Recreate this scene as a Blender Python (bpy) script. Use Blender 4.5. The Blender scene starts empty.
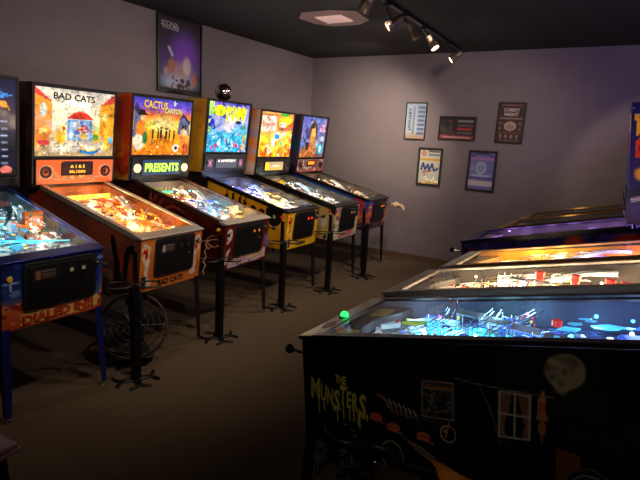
import bpy, math, random
import numpy as np
from mathutils import Vector, Matrix
PI = math.pi
sc = bpy.context.scene
COL = sc.collection

# ------------------------------------------------------------------ colour
def lin(c):
    c = np.asarray(c, dtype=float) / 255.0
    return np.where(c <= 0.04045, c / 12.92, ((c + 0.055) / 1.055) ** 2.4)

def L3(r, g, b):
    return tuple(float(q) for q in lin((r, g, b)))

# ------------------------------------------------------------------ materials
MATS = {}
def mat(name, rgb=(128, 128, 128), rough=0.5, metal=0.0, emit=0.0, noise=0.08, scale=30.0, bump=0.0, coat=0.0, trans=0.0, spec=0.5):
    if name in MATS:
        return MATS[name]
    m = bpy.data.materials.new(name); m.use_nodes = True
    nt = m.node_tree; n = nt.nodes; b = n['Principled BSDF']
    c = L3(*rgb)
    tc = n.new('ShaderNodeTexCoord'); nz = n.new('ShaderNodeTexNoise'); nz.inputs['Scale'].default_value = scale
    nz.inputs['Detail'].default_value = 4
    nt.links.new(tc.outputs['Object'], nz.inputs['Vector'])
    rp = n.new('ShaderNodeValToRGB')
    lo = [max(0, q * (1 - noise)) for q in c]; hi = [min(1, q * (1 + noise)) for q in c]
    rp.color_ramp.elements[0].color = (*lo, 1); rp.color_ramp.elements[1].color = (*hi, 1)
    rp.color_ramp.elements[0].position = .3; rp.color_ramp.elements[1].position = .7
    nt.links.new(nz.outputs['Fac'], rp.inputs['Fac'])
    nt.links.new(rp.outputs['Color'], b.inputs['Base Color'])
    b.inputs['Roughness'].default_value = rough; b.inputs['Metallic'].default_value = metal
    b.inputs['Specular IOR Level'].default_value = spec
    if coat: b.inputs['Coat Weight'].default_value = coat; b.inputs['Coat Roughness'].default_value = .08
    if trans: b.inputs['Transmission Weight'].default_value = trans
    if emit:
        nt.links.new(rp.outputs['Color'], b.inputs['Emission Color'])
        b.inputs['Emission Strength'].default_value = emit
    if bump:
        bp = n.new('ShaderNodeBump'); bp.inputs['Strength'].default_value = bump; bp.inputs['Distance'].default_value = .01
        nt.links.new(nz.outputs['Fac'], bp.inputs['Height']); nt.links.new(bp.outputs['Normal'], b.inputs['Normal'])
    MATS[name] = m
    return m

def art_mat(name, rough=0.4, emit=0.0, coat=0.0, base=1.0, spec=0.5):
    """print read from the mesh's own colour attribute; emit > 0 for backlit prints and screens"""
    if name in MATS:
        return MATS[name]
    m = bpy.data.materials.new(name); m.use_nodes = True
    nt = m.node_tree; n = nt.nodes; b = n['Principled BSDF']
    at = n.new('ShaderNodeVertexColor'); at.layer_name = 'col'
    nz = n.new('ShaderNodeTexNoise'); nz.inputs['Scale'].default_value = 60
    mx = n.new('ShaderNodeMix'); mx.data_type = 'RGBA'; mx.blend_type = 'MULTIPLY'; mx.inputs['Factor'].default_value = .12
    nt.links.new(at.outputs['Color'], mx.inputs['A']); nt.links.new(nz.outputs['Color'], mx.inputs['B'])
    out = mx.outputs['Result']
    if base < 1:
        m2 = n.new('ShaderNodeMix'); m2.data_type = 'RGBA'; m2.inputs['Factor'].default_value = base
        m2.inputs['A'].default_value = (.01, .01, .01, 1)
        nt.links.new(out, m2.inputs['B']); nt.links.new(m2.outputs['Result'], b.inputs['Base Color'])
    else:
        nt.links.new(out, b.inputs['Base Color'])
    b.inputs['Roughness'].default_value = rough
    b.inputs['Specular IOR Level'].default_value = spec
    if coat: b.inputs['Coat Weight'].default_value = coat; b.inputs['Coat Roughness'].default_value = .05
    if emit:
        nt.links.new(out, b.inputs['Emission Color']); b.inputs['Emission Strength'].default_value = emit
    MATS[name] = m
    return m

def glass_mat():
    m = bpy.data.materials.new('sheet glass'); m.use_nodes = True
    nt = m.node_tree; n = nt.nodes; n.remove(n['Principled BSDF'])
    t = n.new('ShaderNodeBsdfTransparent'); t.inputs['Color'].default_value = (.93, .95, .95, 1)
    g = n.new('ShaderNodeBsdfGlossy'); g.inputs['Roughness'].default_value = .03
    fr = n.new('ShaderNodeFresnel'); fr.inputs['IOR'].default_value = 1.5
    mu = n.new('ShaderNodeMath'); mu.operation = 'MULTIPLY'; mu.inputs[1].default_value = 1.0; mu.use_clamp = True
    ge = n.new('ShaderNodeNewGeometry'); iv = n.new('ShaderNodeMath'); iv.operation = 'SUBTRACT'; iv.inputs[0].default_value = .65
    iv.use_clamp = True; nt.links.new(ge.outputs['Backfacing'], iv.inputs[1]); nt.links.new(iv.outputs[0], mu.inputs[1])   # one reflection per sheet: the outer face
    mx = n.new('ShaderNodeMixShader')
    nt.links.new(fr.outputs[0], mu.inputs[0]); nt.links.new(mu.outputs[0], mx.inputs[0])
    nt.links.new(t.outputs[0], mx.inputs[1]); nt.links.new(g.outputs[0], mx.inputs[2])
    nt.links.new(mx.outputs[0], n['Material Output'].inputs['Surface'])
    return m
GLASS = glass_mat()

BLACK = mat('black laminate', (14, 13, 14), .38, noise=.2)
SATIN = mat('black powder coat', (20, 20, 22), .42, noise=.2)
CHROME = mat('chrome', (214, 210, 204), .16, 1.0, noise=.03)
RAIL = mat('satin steel trim', (216, 206, 192), .4, .8, noise=.05)
STEEL = mat('brushed steel', (186, 176, 162), .45, .5, noise=.1, scale=80)
GOLDM = mat('gold metal', (190, 150, 92), .3, .9)
DARKST = mat('dark wrought iron', (30, 29, 30), .45, .7, noise=.3)
RUBBER = mat('black rubber', (18, 18, 18), .6)
WHITEP = mat('white plastic', (225, 222, 214), .35)
REDP = mat('red plastic', (200, 24, 20), .3, coat=.5)
YELP = mat('yellow plastic', (235, 190, 40), .3, coat=.5)
BLUEP = mat('blue plastic', (40, 80, 200), .3, coat=.5)
CLEARP = mat('smoked clear plastic', (190, 205, 215), .12, coat=.6, spec=.8)

# ------------------------------------------------------------------ mesh builder
class MB:
    def __init__(s): s.v = []; s.f = []; s.m = []; s.c = []
    def add(s, vs, fs, mi=0, col=None):
        o = len(s.v); s.v += [tuple(map(float, p)) for p in vs]
        for f in fs:
            s.f.append(tuple(o + i for i in f)); s.m.append(mi); s.c.append(col)
        return s
    def box(s, x0, y0, z0, x1, y1, z1, mi=0, col=None):
        v = [(x, y, z) for z in (z0, z1) for y in (y0, y1) for x in (x0, x1)]
        return s.add(v, [(0, 2, 3, 1), (4, 5, 7, 6), (0, 1, 5, 4), (2, 6, 7, 3), (0, 4, 6, 2), (1, 3, 7, 5)], mi, col)
    def hull(s, a, b, mi=0, col=None):
        """prism between two loops of equal length"""
        n = len(a); v = list(a) + list(b)
        f = [tuple(range(n - 1, -1, -1)), tuple(range(n, 2 * n))] + [(i, (i + 1) % n, n + (i + 1) % n, n + i) for i in range(n)]
        return s.add(v, f, mi, col)
    def prism(s, poly, axis, lo, hi, mi=0, col=None):
        def P(p, t):
            return (t, p[0], p[1]) if axis == 'x' else (p[0], t, p[1]) if axis == 'y' else (p[0], p[1], t)
        return s.hull([P(p, lo) for p in poly], [P(p, hi) for p in poly], mi, col)
    def tube(s, path, r, n=8, mi=0, cap=True, col=None, flat=1.0):
        P = [Vector(p) for p in path]; rings = []
        up = Vector((0, 0, 1))
        for i, p in enumerate(P):
            d = (P[min(i + 1, len(P) - 1)] - P[max(i - 1, 0)]).normalized()
            u = up if abs(d.dot(up)) < .95 else Vector((0, 1, 0))
            a = d.cross(u).normalized(); b = a.cross(d)
            rr = r[i] if isinstance(r, (list, tuple)) else r
            rings.append([p + a * (rr * math.cos(2 * PI * k / n)) + b * (rr * flat * math.sin(2 * PI * k / n)) for k in range(n)])
        v = [q for R in rings for q in R]; f = []
        for i in range(len(P) - 1):
            for k in range(n):
                f.append((i * n + k, i * n + (k + 1) % n, (i + 1) * n + (k + 1) % n, (i + 1) * n + k))
        if cap: f += [tuple(range(n - 1, -1, -1)), tuple((len(P) - 1) * n + k for k in range(n))]
        return s.add(v, f, mi, col)
    def lathe(s, prof, n=16, o=(0, 0, 0), axis='z', mi=0, col=None):
        v = []; f = []
        for (r, h) in prof:
            for k in range(n):
                a = 2 * PI * k / n; x, y = r * math.cos(a), r * math.sin(a)
                q = (x, y, h) if axis == 'z' else (x, h, -y) if axis == 'y' else (h, x, y)
                v.append((o[0] + q[0], o[1] + q[1], o[2] + q[2]))
        for i in range(len(prof) - 1):
            for k in range(n):
                f.append((i * n + k, i * n + (k + 1) % n, (i + 1) * n + (k + 1) % n, (i + 1) * n + k))
        f.append(tuple(range(n - 1, -1, -1))); f.append(tuple((len(prof) - 1) * n + k for k in range(n)))
        return s.add(v, f, mi, col)
    def sphere(s, c, r, n=10, mi=0, sz=1.0):
        prof = [(r * math.sin(PI * i / n) + 1e-5, -r * sz * math.cos(PI * i / n)) for i in range(n + 1)]
        return s.lathe(prof, 2 * n, c, 'z', mi)
    def mesh(s, name, mats, smooth=True):
        me = bpy.data.meshes.new(name); me.from_pydata(s.v, [], s.f)
        if not isinstance(mats, (list, tuple)): mats = [mats]
        for m in mats: me.materials.append(m)
        me.polygons.foreach_set('material_index', s.m)
        if any(c is not None for c in s.c):
            ca = me.color_attributes.new('col', 'FLOAT_COLOR', 'CORNER'); k = 0
            buf = []
            for f, c in zip(s.f, s.c):
                l = L3(*(c or (128, 128, 128)))
                buf += [l[0], l[1], l[2], 1.0] * len(f)
            ca.data.foreach_set('color', buf)
        me.update()
        if smooth:
            me.polygons.foreach_set('use_smooth', [True] * len(me.polygons))
            me.set_sharp_from_angle(angle=.6)
        return me
    def build(s, name, mats, parent=None, bevel=0, label=None, loc=None, rot=None, smooth=True):
        o = bpy.data.objects.new(name, s.mesh(name, mats, smooth)); COL.objects.link(o)
        if parent: o.parent = parent
        if bevel:
            b = o.modifiers.new('bevel', 'BEVEL'); b.width = bevel; b.segments = 2; b.limit_method = 'ANGLE'; b.angle_limit = .7
        if label: o['label'] = label
        if loc: o.location = loc
        if rot: o.rotation_euler = rot
        return o

def link(name, me, parent, loc=(0, 0, 0), rot=(0, 0, 0), scale=None, label=None):
    o = bpy.data.objects.new(name, me); COL.objects.link(o); o.parent = parent
    o.location = loc; o.rotation_euler = rot
    if scale: o.scale = scale
    if label: o['label'] = label
    return o
def empty(name, loc, rz=0):
    o = bpy.data.objects.new(name, None); COL.objects.link(o); o.location = loc; o.rotation_euler = (0, 0, rz); o.empty_display_size = .1
    return o
def tag(o, label=None, cat=None, group=None, kind=None):
    if label: o['label'] = label
    if cat: o['category'] = cat
    if group: o['group'] = group
    if kind: o['kind'] = kind
    return o

# ------------------------------------------------------------------ printed art: small painted grids plus lettering
class Canvas:
    def __init__(s, w, h, col=(0, 0, 0)):
        s.w, s.h = w, h; s.a = np.zeros((h, w, 3)); s.a[:] = col
        s.X, s.Y = np.meshgrid((np.arange(w) + .5) / w, (np.arange(h) + .5) / h)   # y up
        s.txt = []; s.asp = w / h
    def put(s, mask, col, k=1.0):
        m = np.clip(mask, 0, 1)[..., None] * k
        s.a = s.a * (1 - m) + np.array(col, float) * m; return s
    def vgrad(s, stops, x0=0, x1=1, y0=0, y1=1):
        ys = [p for p, _ in stops]; cs = np.array([c for _, c in stops], float)
        c = np.stack([np.interp(s.Y, ys, cs[:, i]) for i in range(3)], -1)
        m = ((s.X >= x0) & (s.X <= x1) & (s.Y >= y0) & (s.Y <= y1))
        s.a[m] = c[m]; return s
    def rect(s, x0, y0, x1, y1, col):
        sx, sy = s.w, s.h
        m = np.clip((s.X - x0) * sx + .5, 0, 1) * np.clip((x1 - s.X) * sx + .5, 0, 1) * np.clip((s.Y - y0) * sy + .5, 0, 1) * np.clip((y1 - s.Y) * sy + .5, 0, 1)
        return s.put(m, col)
    def ell(s, cx, cy, rx, ry, col, soft=.15, ang=0, k=1.0):
        dx = (s.X - cx) * s.asp; dy = s.Y - cy; rx = rx * s.asp
        c, t = math.cos(ang), math.sin(ang)
        d = np.sqrt(((dx * c + dy * t) / rx) ** 2 + ((-dx * t + dy * c) / ry) ** 2)
        return s.put((1 - d) / max(soft, 1e-3) + .5, col, k)
    def poly(s, pts, col, k=1.0):
        ins = np.zeros_like(s.X, dtype=bool); n = len(pts)
        for i in range(n):
            (xa, ya), (xb, yb) = pts[i], pts[(i + 1) % n]
            if ya == yb: continue
            c = ((ya > s.Y) != (yb > s.Y)) & (s.X < (xb - xa) * (s.Y - ya) / (yb - ya) + xa)
            ins ^= c
        return s.put(ins.astype(float), col, k)
    def line(s, pts, wd, col, k=1.0):
        for (xa, ya), (xb, yb) in zip(pts[:-1], pts[1:]):
            xa *= s.asp; xb2 = xb * s.asp; dx, dy = xb2 - xa, yb - ya; L = dx * dx + dy * dy + 1e-12
            t = np.clip(((s.X * s.asp - xa) * dx + (s.Y - ya) * dy) / L, 0, 1)
            d = np.hypot(s.X * s.asp - xa - t * dx, s.Y - ya - t * dy)
            s.put((wd - d) * s.h + .5, col, k)
        return s
    def blobs(s, n, pal, box=(0, 0, 1, 1), size=(.02, .08), seed=1, soft=.4, k=1.0):
        r = random.Random(seed)
        for _ in range(n):
            a = r.uniform(*size)
            s.ell(r.uniform(box[0], box[2]), r.uniform(box[1], box[3]), a / s.asp * r.uniform(.5, 1.4), a * r.uniform(.4, 1.2), r.choice(pal), soft, r.uniform(0, PI), k)
        return s
    def strokes(s, n, pal, box=(0, 0, 1, 1), ln=.1, wd=.006, seed=1):
        r = random.Random(seed)
        for _ in range(n):
            x, y, a = r.uniform(box[0], box[2]), r.uniform(box[1], box[3]), r.uniform(0, PI)
            pts = []
            for q in range(4):
                pts.append((x, y)); a += r.uniform(-.6, .6)
                x += ln / 3 * math.cos(a) / s.asp; y += ln / 3 * math.sin(a)
            s.line(pts, wd, r.choice(pal))
        return s
    def busy(s, seed=1, amt=.35, fine=.25, n=60):
        r = np.random.RandomState(seed)
        for k, a in ((6, amt * .6), (14, amt), (max(s.w // 2, 2), fine)):
            g = r.uniform(-1, 1, (k + 2, k + 2)); gx = s.X * k; gy = s.Y * k
            ix, iy = gx.astype(int), gy.astype(int); fx, fy = gx - ix, gy - iy
            v = (g[iy, ix] * (1 - fx) + g[iy, ix + 1] * fx) * (1 - fy) + (g[iy + 1, ix] * (1 - fx) + g[iy + 1, ix + 1] * fx) * fy
            hue = r.uniform(.6, 1.2, 3)
            s.a = s.a * (1 + v[..., None] * a * hue)
        s.a = np.clip(s.a, 0, 255)
        rr_ = random.Random(seed)
        for _ in range(n):
            x, y = rr_.random(), rr_.random(); c = s.a[min(int(y * s.h), s.h - 1), min(int(x * s.w), s.w - 1)] * rr_.choice((.35, .55, 1.25))
            a = rr_.uniform(0, PI); l = rr_.uniform(.02, .08)
            s.line([(x, y), (x + l * math.cos(a) / s.asp, y + l * math.sin(a))], .005, np.clip(c, 0, 255))
        return s
    def text(s, t, cx, cy, h, col, w=None, rot=0, bold=.0):
        s.txt.append((t, cx, cy, h, col, w, rot, bold)); return s

_T = {}
def glyphs(t, bold=0.0):
    if (t, bold) in _T: return _T[(t, bold)]
    cu = bpy.data.curves.new('tmp', 'FONT'); cu.body = t; cu.size = 1; cu.offset = bold; cu.resolution_u = 2
    o = bpy.data.objects.new('tmp', cu); COL.objects.link(o)
    bpy.context.view_layer.update()
    me = bpy.data.meshes.new_from_object(o.evaluated_get(bpy.context.evaluated_depsgraph_get()))
    v = [(p.co.x, p.co.y) for p in me.vertices]; f = [tuple(p.vertices) for p in me.polygons]
    bpy.data.objects.remove(o); bpy.data.curves.remove(cu); bpy.data.meshes.remove(me)
    xs = [p[0] for p in v]; ys = [p[1] for p in v]
    x0, x1, y0, y1 = min(xs), max(xs), min(ys), max(ys)
    v = [((x - (x0 + x1) / 2) / (y1 - y0), (y - (y0 + y1) / 2) / (y1 - y0)) for x, y in v]
    _T[(t, bold)] = (v, f, (x1 - x0) / (y1 - y0))
    return _T[(t, bold)]

def print_mesh(name, cv, fn, nrm, material, extra=None):
    """grid mesh of a canvas; fn(s,t)->point; lettering lifted a hair off the surface along nrm"""
    W, H = cv.w, cv.h
    vs = [fn(i / W, j / H) for j in range(H + 1) for i in range(W + 1)]
    fs = [(j * (W + 1) + i, j * (W + 1) + i + 1, (j + 1) * (W + 1) + i + 1, (j + 1) * (W + 1) + i) for j in range(H) for i in range(W)]
    cols = np.repeat(lin(np.clip(cv.a, 0, 255)).reshape(-1, 3), 4, axis=0)
    N = Vector(nrm)
    # true size of the canvas for the lettering
    wu = (Vector(fn(1, .5)) - Vector(fn(0, .5))).length; hu = (Vector(fn(.5, 1)) - Vector(fn(.5, 0))).length
    extra_c = []
    for q, (t, cx, cy, h, col, w, rot, bold) in enumerate(cv.txt):
        gv, gf, asp = glyphs(t, bold); o = len(vs)
        hh = h * hu; sx = (w * wu / asp) if w else hh
        c, sn = math.cos(rot), math.sin(rot)
        for (x, y) in gv:
            X, Y = x * sx, y * hh
            X, Y = X * c - Y * sn, X * sn + Y * c
            vs.append(tuple(Vector(fn(cx + X / wu, cy + Y / hu)) + N * (.0012 + .0002 * (q % 8))))
        for f in gf:
            fs.append(tuple(o + i for i in f)); extra_c += [tuple(lin(col))] * len(f)
    me = bpy.data.meshes.new(name); me.from_pydata([tuple(p) for p in vs], [], fs)
    me.materials.append(material)
    ca = me.color_attributes.new('col', 'FLOAT_COLOR', 'CORNER')
    allc = np.concatenate([cols, np.array(extra_c).reshape(-1, 3)]) if extra_c else cols
    buf = np.ones((len(allc), 4)); buf[:, :3] = allc
    ca.data.foreach_set('color', buf.ravel()); me.update()
    return me

# ------------------------------------------------------------------ where things stand (metres; x along the back wall, y along the side wall)
F, PITCH, ROLL, CH = 509.047, .194584, .054145, 1.59043
RA = math.radians(31.2)
def rotp(x, y): return (x * math.cos(RA) - y * math.sin(RA), x * math.sin(RA) + y * math.cos(RA))
cam = bpy.data.objects.new('camera', bpy.data.cameras.new('camera')); COL.objects.link(cam)
_f = Vector((-math.sin(RA) * math.cos(PITCH), math.cos(RA) * math.cos(PITCH), -math.sin(PITCH)))
_r = Vector((math.cos(RA), math.sin(RA), 0)); _u = _r.cross(_f)
_x = _r * math.cos(ROLL) + _u * math.sin(ROLL); _y = -_r * math.sin(ROLL) + _u * math.cos(ROLL)
cam.matrix_world = Matrix(((_x.x, _y.x, -_f.x, 0), (_x.y, _y.y, -_f.y, 0), (_x.z, _y.z, -_f.z, CH), (0, 0, 0, 1)))
cam.data.sensor_width = 36; cam.data.lens = F * 36 / 640; cam.data.clip_start = .05
sc.camera = cam

XL, XR, YN, YB, HC = -4.30, 1.15, -1.9, 6.63, 2.76

# ------------------------------------------------------------------ room
def structure(name, mb, m):
    o = mb.build(name, m, smooth=False); o['kind'] = 'structure'; return o
wall_m = mat('matte grey wall paint', (117, 107, 110), .62, noise=.05, scale=6, bump=.04)
floor_m = mat('brown carpet', (84, 68, 50), .95, noise=.3, scale=260, bump=.5)
ceil_m = mat('black textured ceiling', (20, 17, 16), .85, noise=.3, scale=140, bump=.6)
base_m = mat('brown baseboard', (92, 68, 52), .5)
structure('floor', MB().box(XL - .1, YN - .1, -.1, XR + .1, YB + .1, 0), floor_m)
structure('ceiling', MB().box(XL - .1, YN - .1, HC, XR + .1, YB + .1, HC + .1), ceil_m)
structure('wall_left', MB().box(XL - .1, YN - .1, 0, XL, YB + .1, HC), wall_m)
structure('wall_back', MB().box(XL, YB, 0, XR, YB + .1, HC), wall_m)
structure('wall_right', MB().box(XR, YN - .1, 0, XR + .1, YB + .1, HC), wall_m)
structure('wall_near', MB().box(XL, YN - .1, 0, XR, YN, HC), wall_m)
structure('baseboard_back', MB().box(XL, YB - .014, 0, XR, YB, .085), base_m)
structure('baseboard_left', MB().box(XL, YN, 0, XL + .014, YB - .014, .085), base_m)

# ------------------------------------------------------------------ the pinball machine
ZF, K, HY, ZT, WH = .9005, .229, 1.10, 1.895, .712       # rail height at front, rail slope, backbox front, top, half-lap width
CL = 1.40; TAU = .107
def railz(y): return ZF + K * y
def pfz(y): return .840 + (y - .06) * .160
PFA = math.atan(.160)

def lib_mesh(key, fn):
    if key not in _LIB: _LIB[key] = fn()
    return _LIB[key]
_LIB = {}

def bolt_mesh():
    return MB().lathe([(.009, 0), (.009, .004), (.006, .009), (.001, .0105)], 10, axis='y').mesh('leg_bolt', CHROME)

def leg_mb(sx, front, splay=.012):
    """angle-iron leg wrapping the cabinet corner, tapering to the floor"""
    W2 = .285 + .003
    y0 = -.004 if front else CL - .03
    dy = 1 if front else -1
    zt = .80 if front else .86
    m = MB(); t = .004
    def loop(z, w, off):
        cx, cy = sx * (W2 + off), y0 - dy * off
        a = [(cx, cy), (cx - sx * w, cy), (cx - sx * w, cy + dy * t), (cx - sx * t, cy + dy * t), (cx - sx * t, cy + dy * w), (cx, cy + dy * w)]
        return [(x, y, z) for x, y in a]
    secs = [(zt, .044, 0), (.50, .044, 0), (.25, .042, splay * .6), (.03, .032, splay)]
    for (za, wa, oa), (zb, wb, ob) in zip(secs[:-1], secs[1:]):
        m.hull(loop(zb, wb, ob), loop(za, wa, oa))
    return m

def foot_mesh():
    return MB().lathe([(.018, 0), (.018, .006), (.006, .01), (.006, .05)], 12).mesh('leveler_foot', CHROME)

def rr(w, h, r, n=4):
    pts = []
    for cx, cy, a0 in ((w / 2 - r, h / 2 - r, 0), (-w / 2 + r, h / 2 - r, 90), (-w / 2 + r, -h / 2 + r, 180), (w / 2 - r, -h / 2 + r, 270)):
        for i in range(n + 1):
            a = math.radians(a0 + 90 * i / n); pts.append((cx + r * math.cos(a), cy + r * math.sin(a)))
    return pts

def machine(S):
    rnd = random.Random(S['seed'])
    x, y = rotp(*S['pos']); yaw = math.radians(S['yaw']) + RA
    R = empty('pinball_machine', (x, y, 0), yaw)
    tag(R, S['label'], 'pinball machine', S['group'])
    hw = .354 if S['row'] == 'left' else .343
    body = S.get('body', BLACK); railm = S.get('rail', RAIL); lockm = S.get('lock', RAIL); legm = S.get('leg', SATIN)
    near = -1 if S['row'] == 'left' else 1       # the side turned to the photographer
    # cabinet shell
    c = MB()
    prof = [(0.0, .512), (0.0, .885), (HY + .02, railz(HY + .02) - .018), (CL, railz(HY + .02) - .018), (CL, .575)]
    for s in (-1, 1):
        c.prism(prof, 'x', s * .285, s * .267) if s > 0 else c.prism(prof, 'x', -.285, -.267)
    c.box(-.267, 0, .512, .267, .018, .875)
    c.box(-.267, CL - .02, .58, .267, CL - .001, railz(HY + .02) - .02)
    c.hull([(-.267, .018, .515), (.267, .018, .515), (.267, CL - .02, .578), (-.267, CL - .02, .578)], [(-.267, .018, .53), (.267, .018, .53), (.267, CL - .02, .593), (-.267, CL - .02, .593)])
    c.box(-.267, HY + .03, railz(HY) - .03, .267, CL - .02, railz(HY) - .014)
    c.build('cabinet', body, R, bevel=.002)
    # side print (both sides)
    def topz(yy): return min(railz(yy) - .020, railz(HY + .02) - .020)
    def botz(yy): return .514 + .063 * yy / CL
    for s in (near,):
        cv = S['side'](Canvas(*S.get('side_res', (90, 34))))
        flip = (s < 0)
        def fn(a, b, s=s, flip=flip):
            # seen from outside: for the player's left side the front of the machine is on the right
            yy = (1 - a) * (CL - .004) + .002 if flip else a * (CL - .004) + .002
            return (s * .2865, yy, botz(yy) + b * (topz(yy) - botz(yy)))
        me = print_mesh('side_print', cv, fn, (s, 0, 0), S.get('side_mat', art_mat('cabinet print', .3, coat=.4)))
        link('side_print', me, R)
    # front print
    cv = S['front'](Canvas(44, 30))
    me = print_mesh('front_print', cv, lambda a, b: (-.284 + .568 * a, -.0015, .514 + .366 * b), (0, -1, 0), art_mat('cabinet print', .3, coat=.4))
    link('front_print', me, R)
    # rails and lockdown bar
    for s in (-1, 1):
        m = MB()
        a0, a1 = s * .291, s * .256; sk = S.get('skirt', .035)
        ya, yb = .05, HY - .002
        m.hull([(a0, ya, railz(ya) - sk), (a0, ya, railz(ya)), (a1, ya, railz(ya)), (a1, ya, railz(ya) - .008), (s * .287, ya, railz(ya) - .008), (s * .287, ya, railz(ya) - sk)],
               [(a0, yb, railz(yb) - sk), (a0, yb, railz(yb)), (a1, yb, railz(yb)), (a1, yb, railz(yb) - .008), (s * .287, yb, railz(yb) - .008), (s * .287, yb, railz(yb) - sk)])
        m.build('side_rail', railm, R)
    m = MB().hull([(-.293, -.012, .884), (-.293, -.012, ZF - .006), (-.293, .012, ZF), (-.293, .072, railz(.072) - .001), (-.293, .072, .900), (-.293, .03, .880)],
                  [(.293, -.012, .884), (.293, -.012, ZF - .006), (.293, .012, ZF), (.293, .072, railz(.072) - .001), (.293, .072, .900), (.293, .03, .880)])
    m.build('lockdown_bar', lockm, R, bevel=.003)
    # glass
    g = MB().hull([(-.262, .07, railz(.07) - .009), (.262, .07, railz(.07) - .009), (.262, HY, railz(HY) - .009), (-.262, HY, railz(HY) - .009)],
                  [(-.262, .07, railz(.07) - .005), (.262, .07, railz(.07) - .005), (.262, HY, railz(HY) - .005), (-.262, HY, railz(HY) - .005)])
    g.build('playfield_glass', GLASS, R, smooth=False)
    # legs
    for s in (-1, 1):
        for fr in (True, False):
            lg = leg_mb(s, fr).build('leg', legm, R)
            fx = s * (.285 + .003 + .012 - .012); fy = (-.004 - .012 + .012) if fr else (CL - .03)
            link('leveler_foot', lib_mesh('foot', foot_mesh), lg, (fx, fy, 0))
            if fr:
                for zz in (.64, .72):
                    link('leg_bolt', lib_mesh('bolt', bolt_mesh), lg, (s * .262, -.0085, zz), (PI, 0, 0))
    # coin door
    cd = S.get('door', (0.02, .37, .275))
    cx, dw, dh = cd; cz = .738
    d = MB(); d.prism([(cx + p[0], cz + p[1]) for p in rr(dw, dh, .03)], 'y', -.012, -.0016)
    door = d.build('coin_door', SATIN, R, bevel=.002)
    MB().prism([(cx + p[0], cz + p[1]) for p in rr(dw * .88, dh * .84, .018)], 'y', -.0145, -.0115).build('door_panel', BLACK, door, bevel=.001)
    slotm = S.get('slot', mat('amber coin slot', (220, 120, 30), .4, emit=.6))
    for q in (0, 1):
        sx_ = cx + dw * (.12 + .17 * q)
        MB().box(sx_ - .017, -.021, cz + .045, sx_ + .017, -.0142, cz + .078).box(sx_ - .010, -.0225, cz + .052, sx_ + .010, -.0205, cz + .071, 1).build('coin_slot', [SATIN, slotm], door)
    if S.get('card', True):
        col = S.get('cardcol', (150, 90, 60))
        cvx = Canvas(14, 8, (22, 20, 20)).rect(.05, .08, .95, .92, (40, 34, 34)).rect(.1, .1, .3, .9, col)
        for q in range(4): cvx.rect(.35, .16 + .2 * q, .9, .24 + .2 * q, (150, 130, 120) if q % 2 else (120, 60, 40))
        me = print_mesh('price_card', cvx, lambda a, b: (cx - dw * .38 + .13 * a, -.0152, cz + .03 + .062 * b), (0, -1, 0), art_mat('card print', .5))
        link('price_card', me, door)
    MB().lathe([(.008, 0), (.008, -.006), (.004, -.007)], 10, (cx + dw * .35, -.014, cz - .005), 'y').build('door_lock', CHROME, door)
    # start button, flipper buttons, plunger
    sb = S.get('start', YELP)
    MB().lathe([(.016, 0), (.016, -.006), (.013, -.010), (.001, -.011)], 14, (-.245, -.002, .80), 'y').build('start_button', sb, R)
    fb = S.get('flip', REDP)
    for s in (-1, 1):
        pr = [(.016, 0), (.016, .004), (.012, .012), (.001, .013)] if s > 0 else [(.001, -.013), (.012, -.012), (.016, -.004), (.016, 0)]
        MB().lathe(pr, 14, (s * .287, .07, .838), 'x').build('flipper_button', fb, R)
    p = MB(); p.lathe([(.006, -.075), (.006, 0)], 10, (.243, 0, .81), 'y').lathe([(.02, -.006), (.022, 0)], 12, (.243, 0, .81), 'y')
    if S.get('plunger', True):
        pl = p.build('plunger', CHROME, R)
        if S['plunger_kind'] == 'ball':
            MB().lathe([(.004, -.105), (.014, -.101), (.019, -.09), (.014, -.078), (.006, -.072)], 14, (.243, 0, .81), 'y').build('plunger_knob', S.get('knob', RUBBER), pl)
        elif S['plunger_kind'] == 'claw':
            claw(pl, S.get('knob', WHITEP))
        elif S['plunger_kind'] == 'hand':
            hand_knob(pl)
    # backbox
    bz0 = 1.145
    h = MB()
    hp = [(HY, bz0), (HY, ZT), (HY + .275, ZT), (HY + .255, bz0)]
    for s in (-1, 1):
        h.prism(hp, 'x', s * hw, s * (hw - .016)) if s > 0 else h.prism(hp, 'x', -hw, -hw + .016)
    hi = hw - .016
    h.box(-hi, HY, ZT - .016, hi, HY + .275, ZT)
    h.box(-hi, HY, bz0, hi, HY + .255, bz0 + .012)
    h.box(-hi, HY + .24, bz0 + .012, hi, HY + .252, ZT - .016)
    tz0, tz1, tx = S.get('trans_box', (1.375, 1.868, .333))
    # frame round the backglass
    h.box(-hi, HY + .0, tz1, hi, HY + .02, ZT - .016)
    h.box(-hi, HY + .0, tz0 - .02, hi, HY + .02, tz0)
    for s in (-1, 1):
        a, b = sorted((s * hi, s * tx)); h.box(a, HY + .0, tz0, b, HY + .02, tz1)
    bb = h.build('backbox', S.get('headbody', BLACK), R, bevel=.0015)
    # neck between cabinet and backbox
    up = S.get('up', 0); bb.location = (0, 0, 0)
    nw = hi if up > 0 else .26
    MB().box(-nw, HY + (.004 if up > 0 else .04), railz(HY) - .02, nw, HY + .235, bz0 + max(up, 0) + .004).build('neck', BLACK, R)
    cv = S['head_side'](Canvas(20, 56))
    s = near
    def fnh(a, b, s=s):
        yy0, yy1 = HY + .004, HY + .255 + .02 * b - .004
        yy = yy1 + (yy0 - yy1) * a if s < 0 else yy0 + (yy1 - yy0) * a
        return (s * (hw + .0012), yy, bz0 + .004 + b * (ZT - bz0 - .008))
    link('side_print', print_mesh('side_print', cv, fnh, (s, 0, 0), art_mat('cabinet print', .3, coat=.4)), bb)
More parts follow.
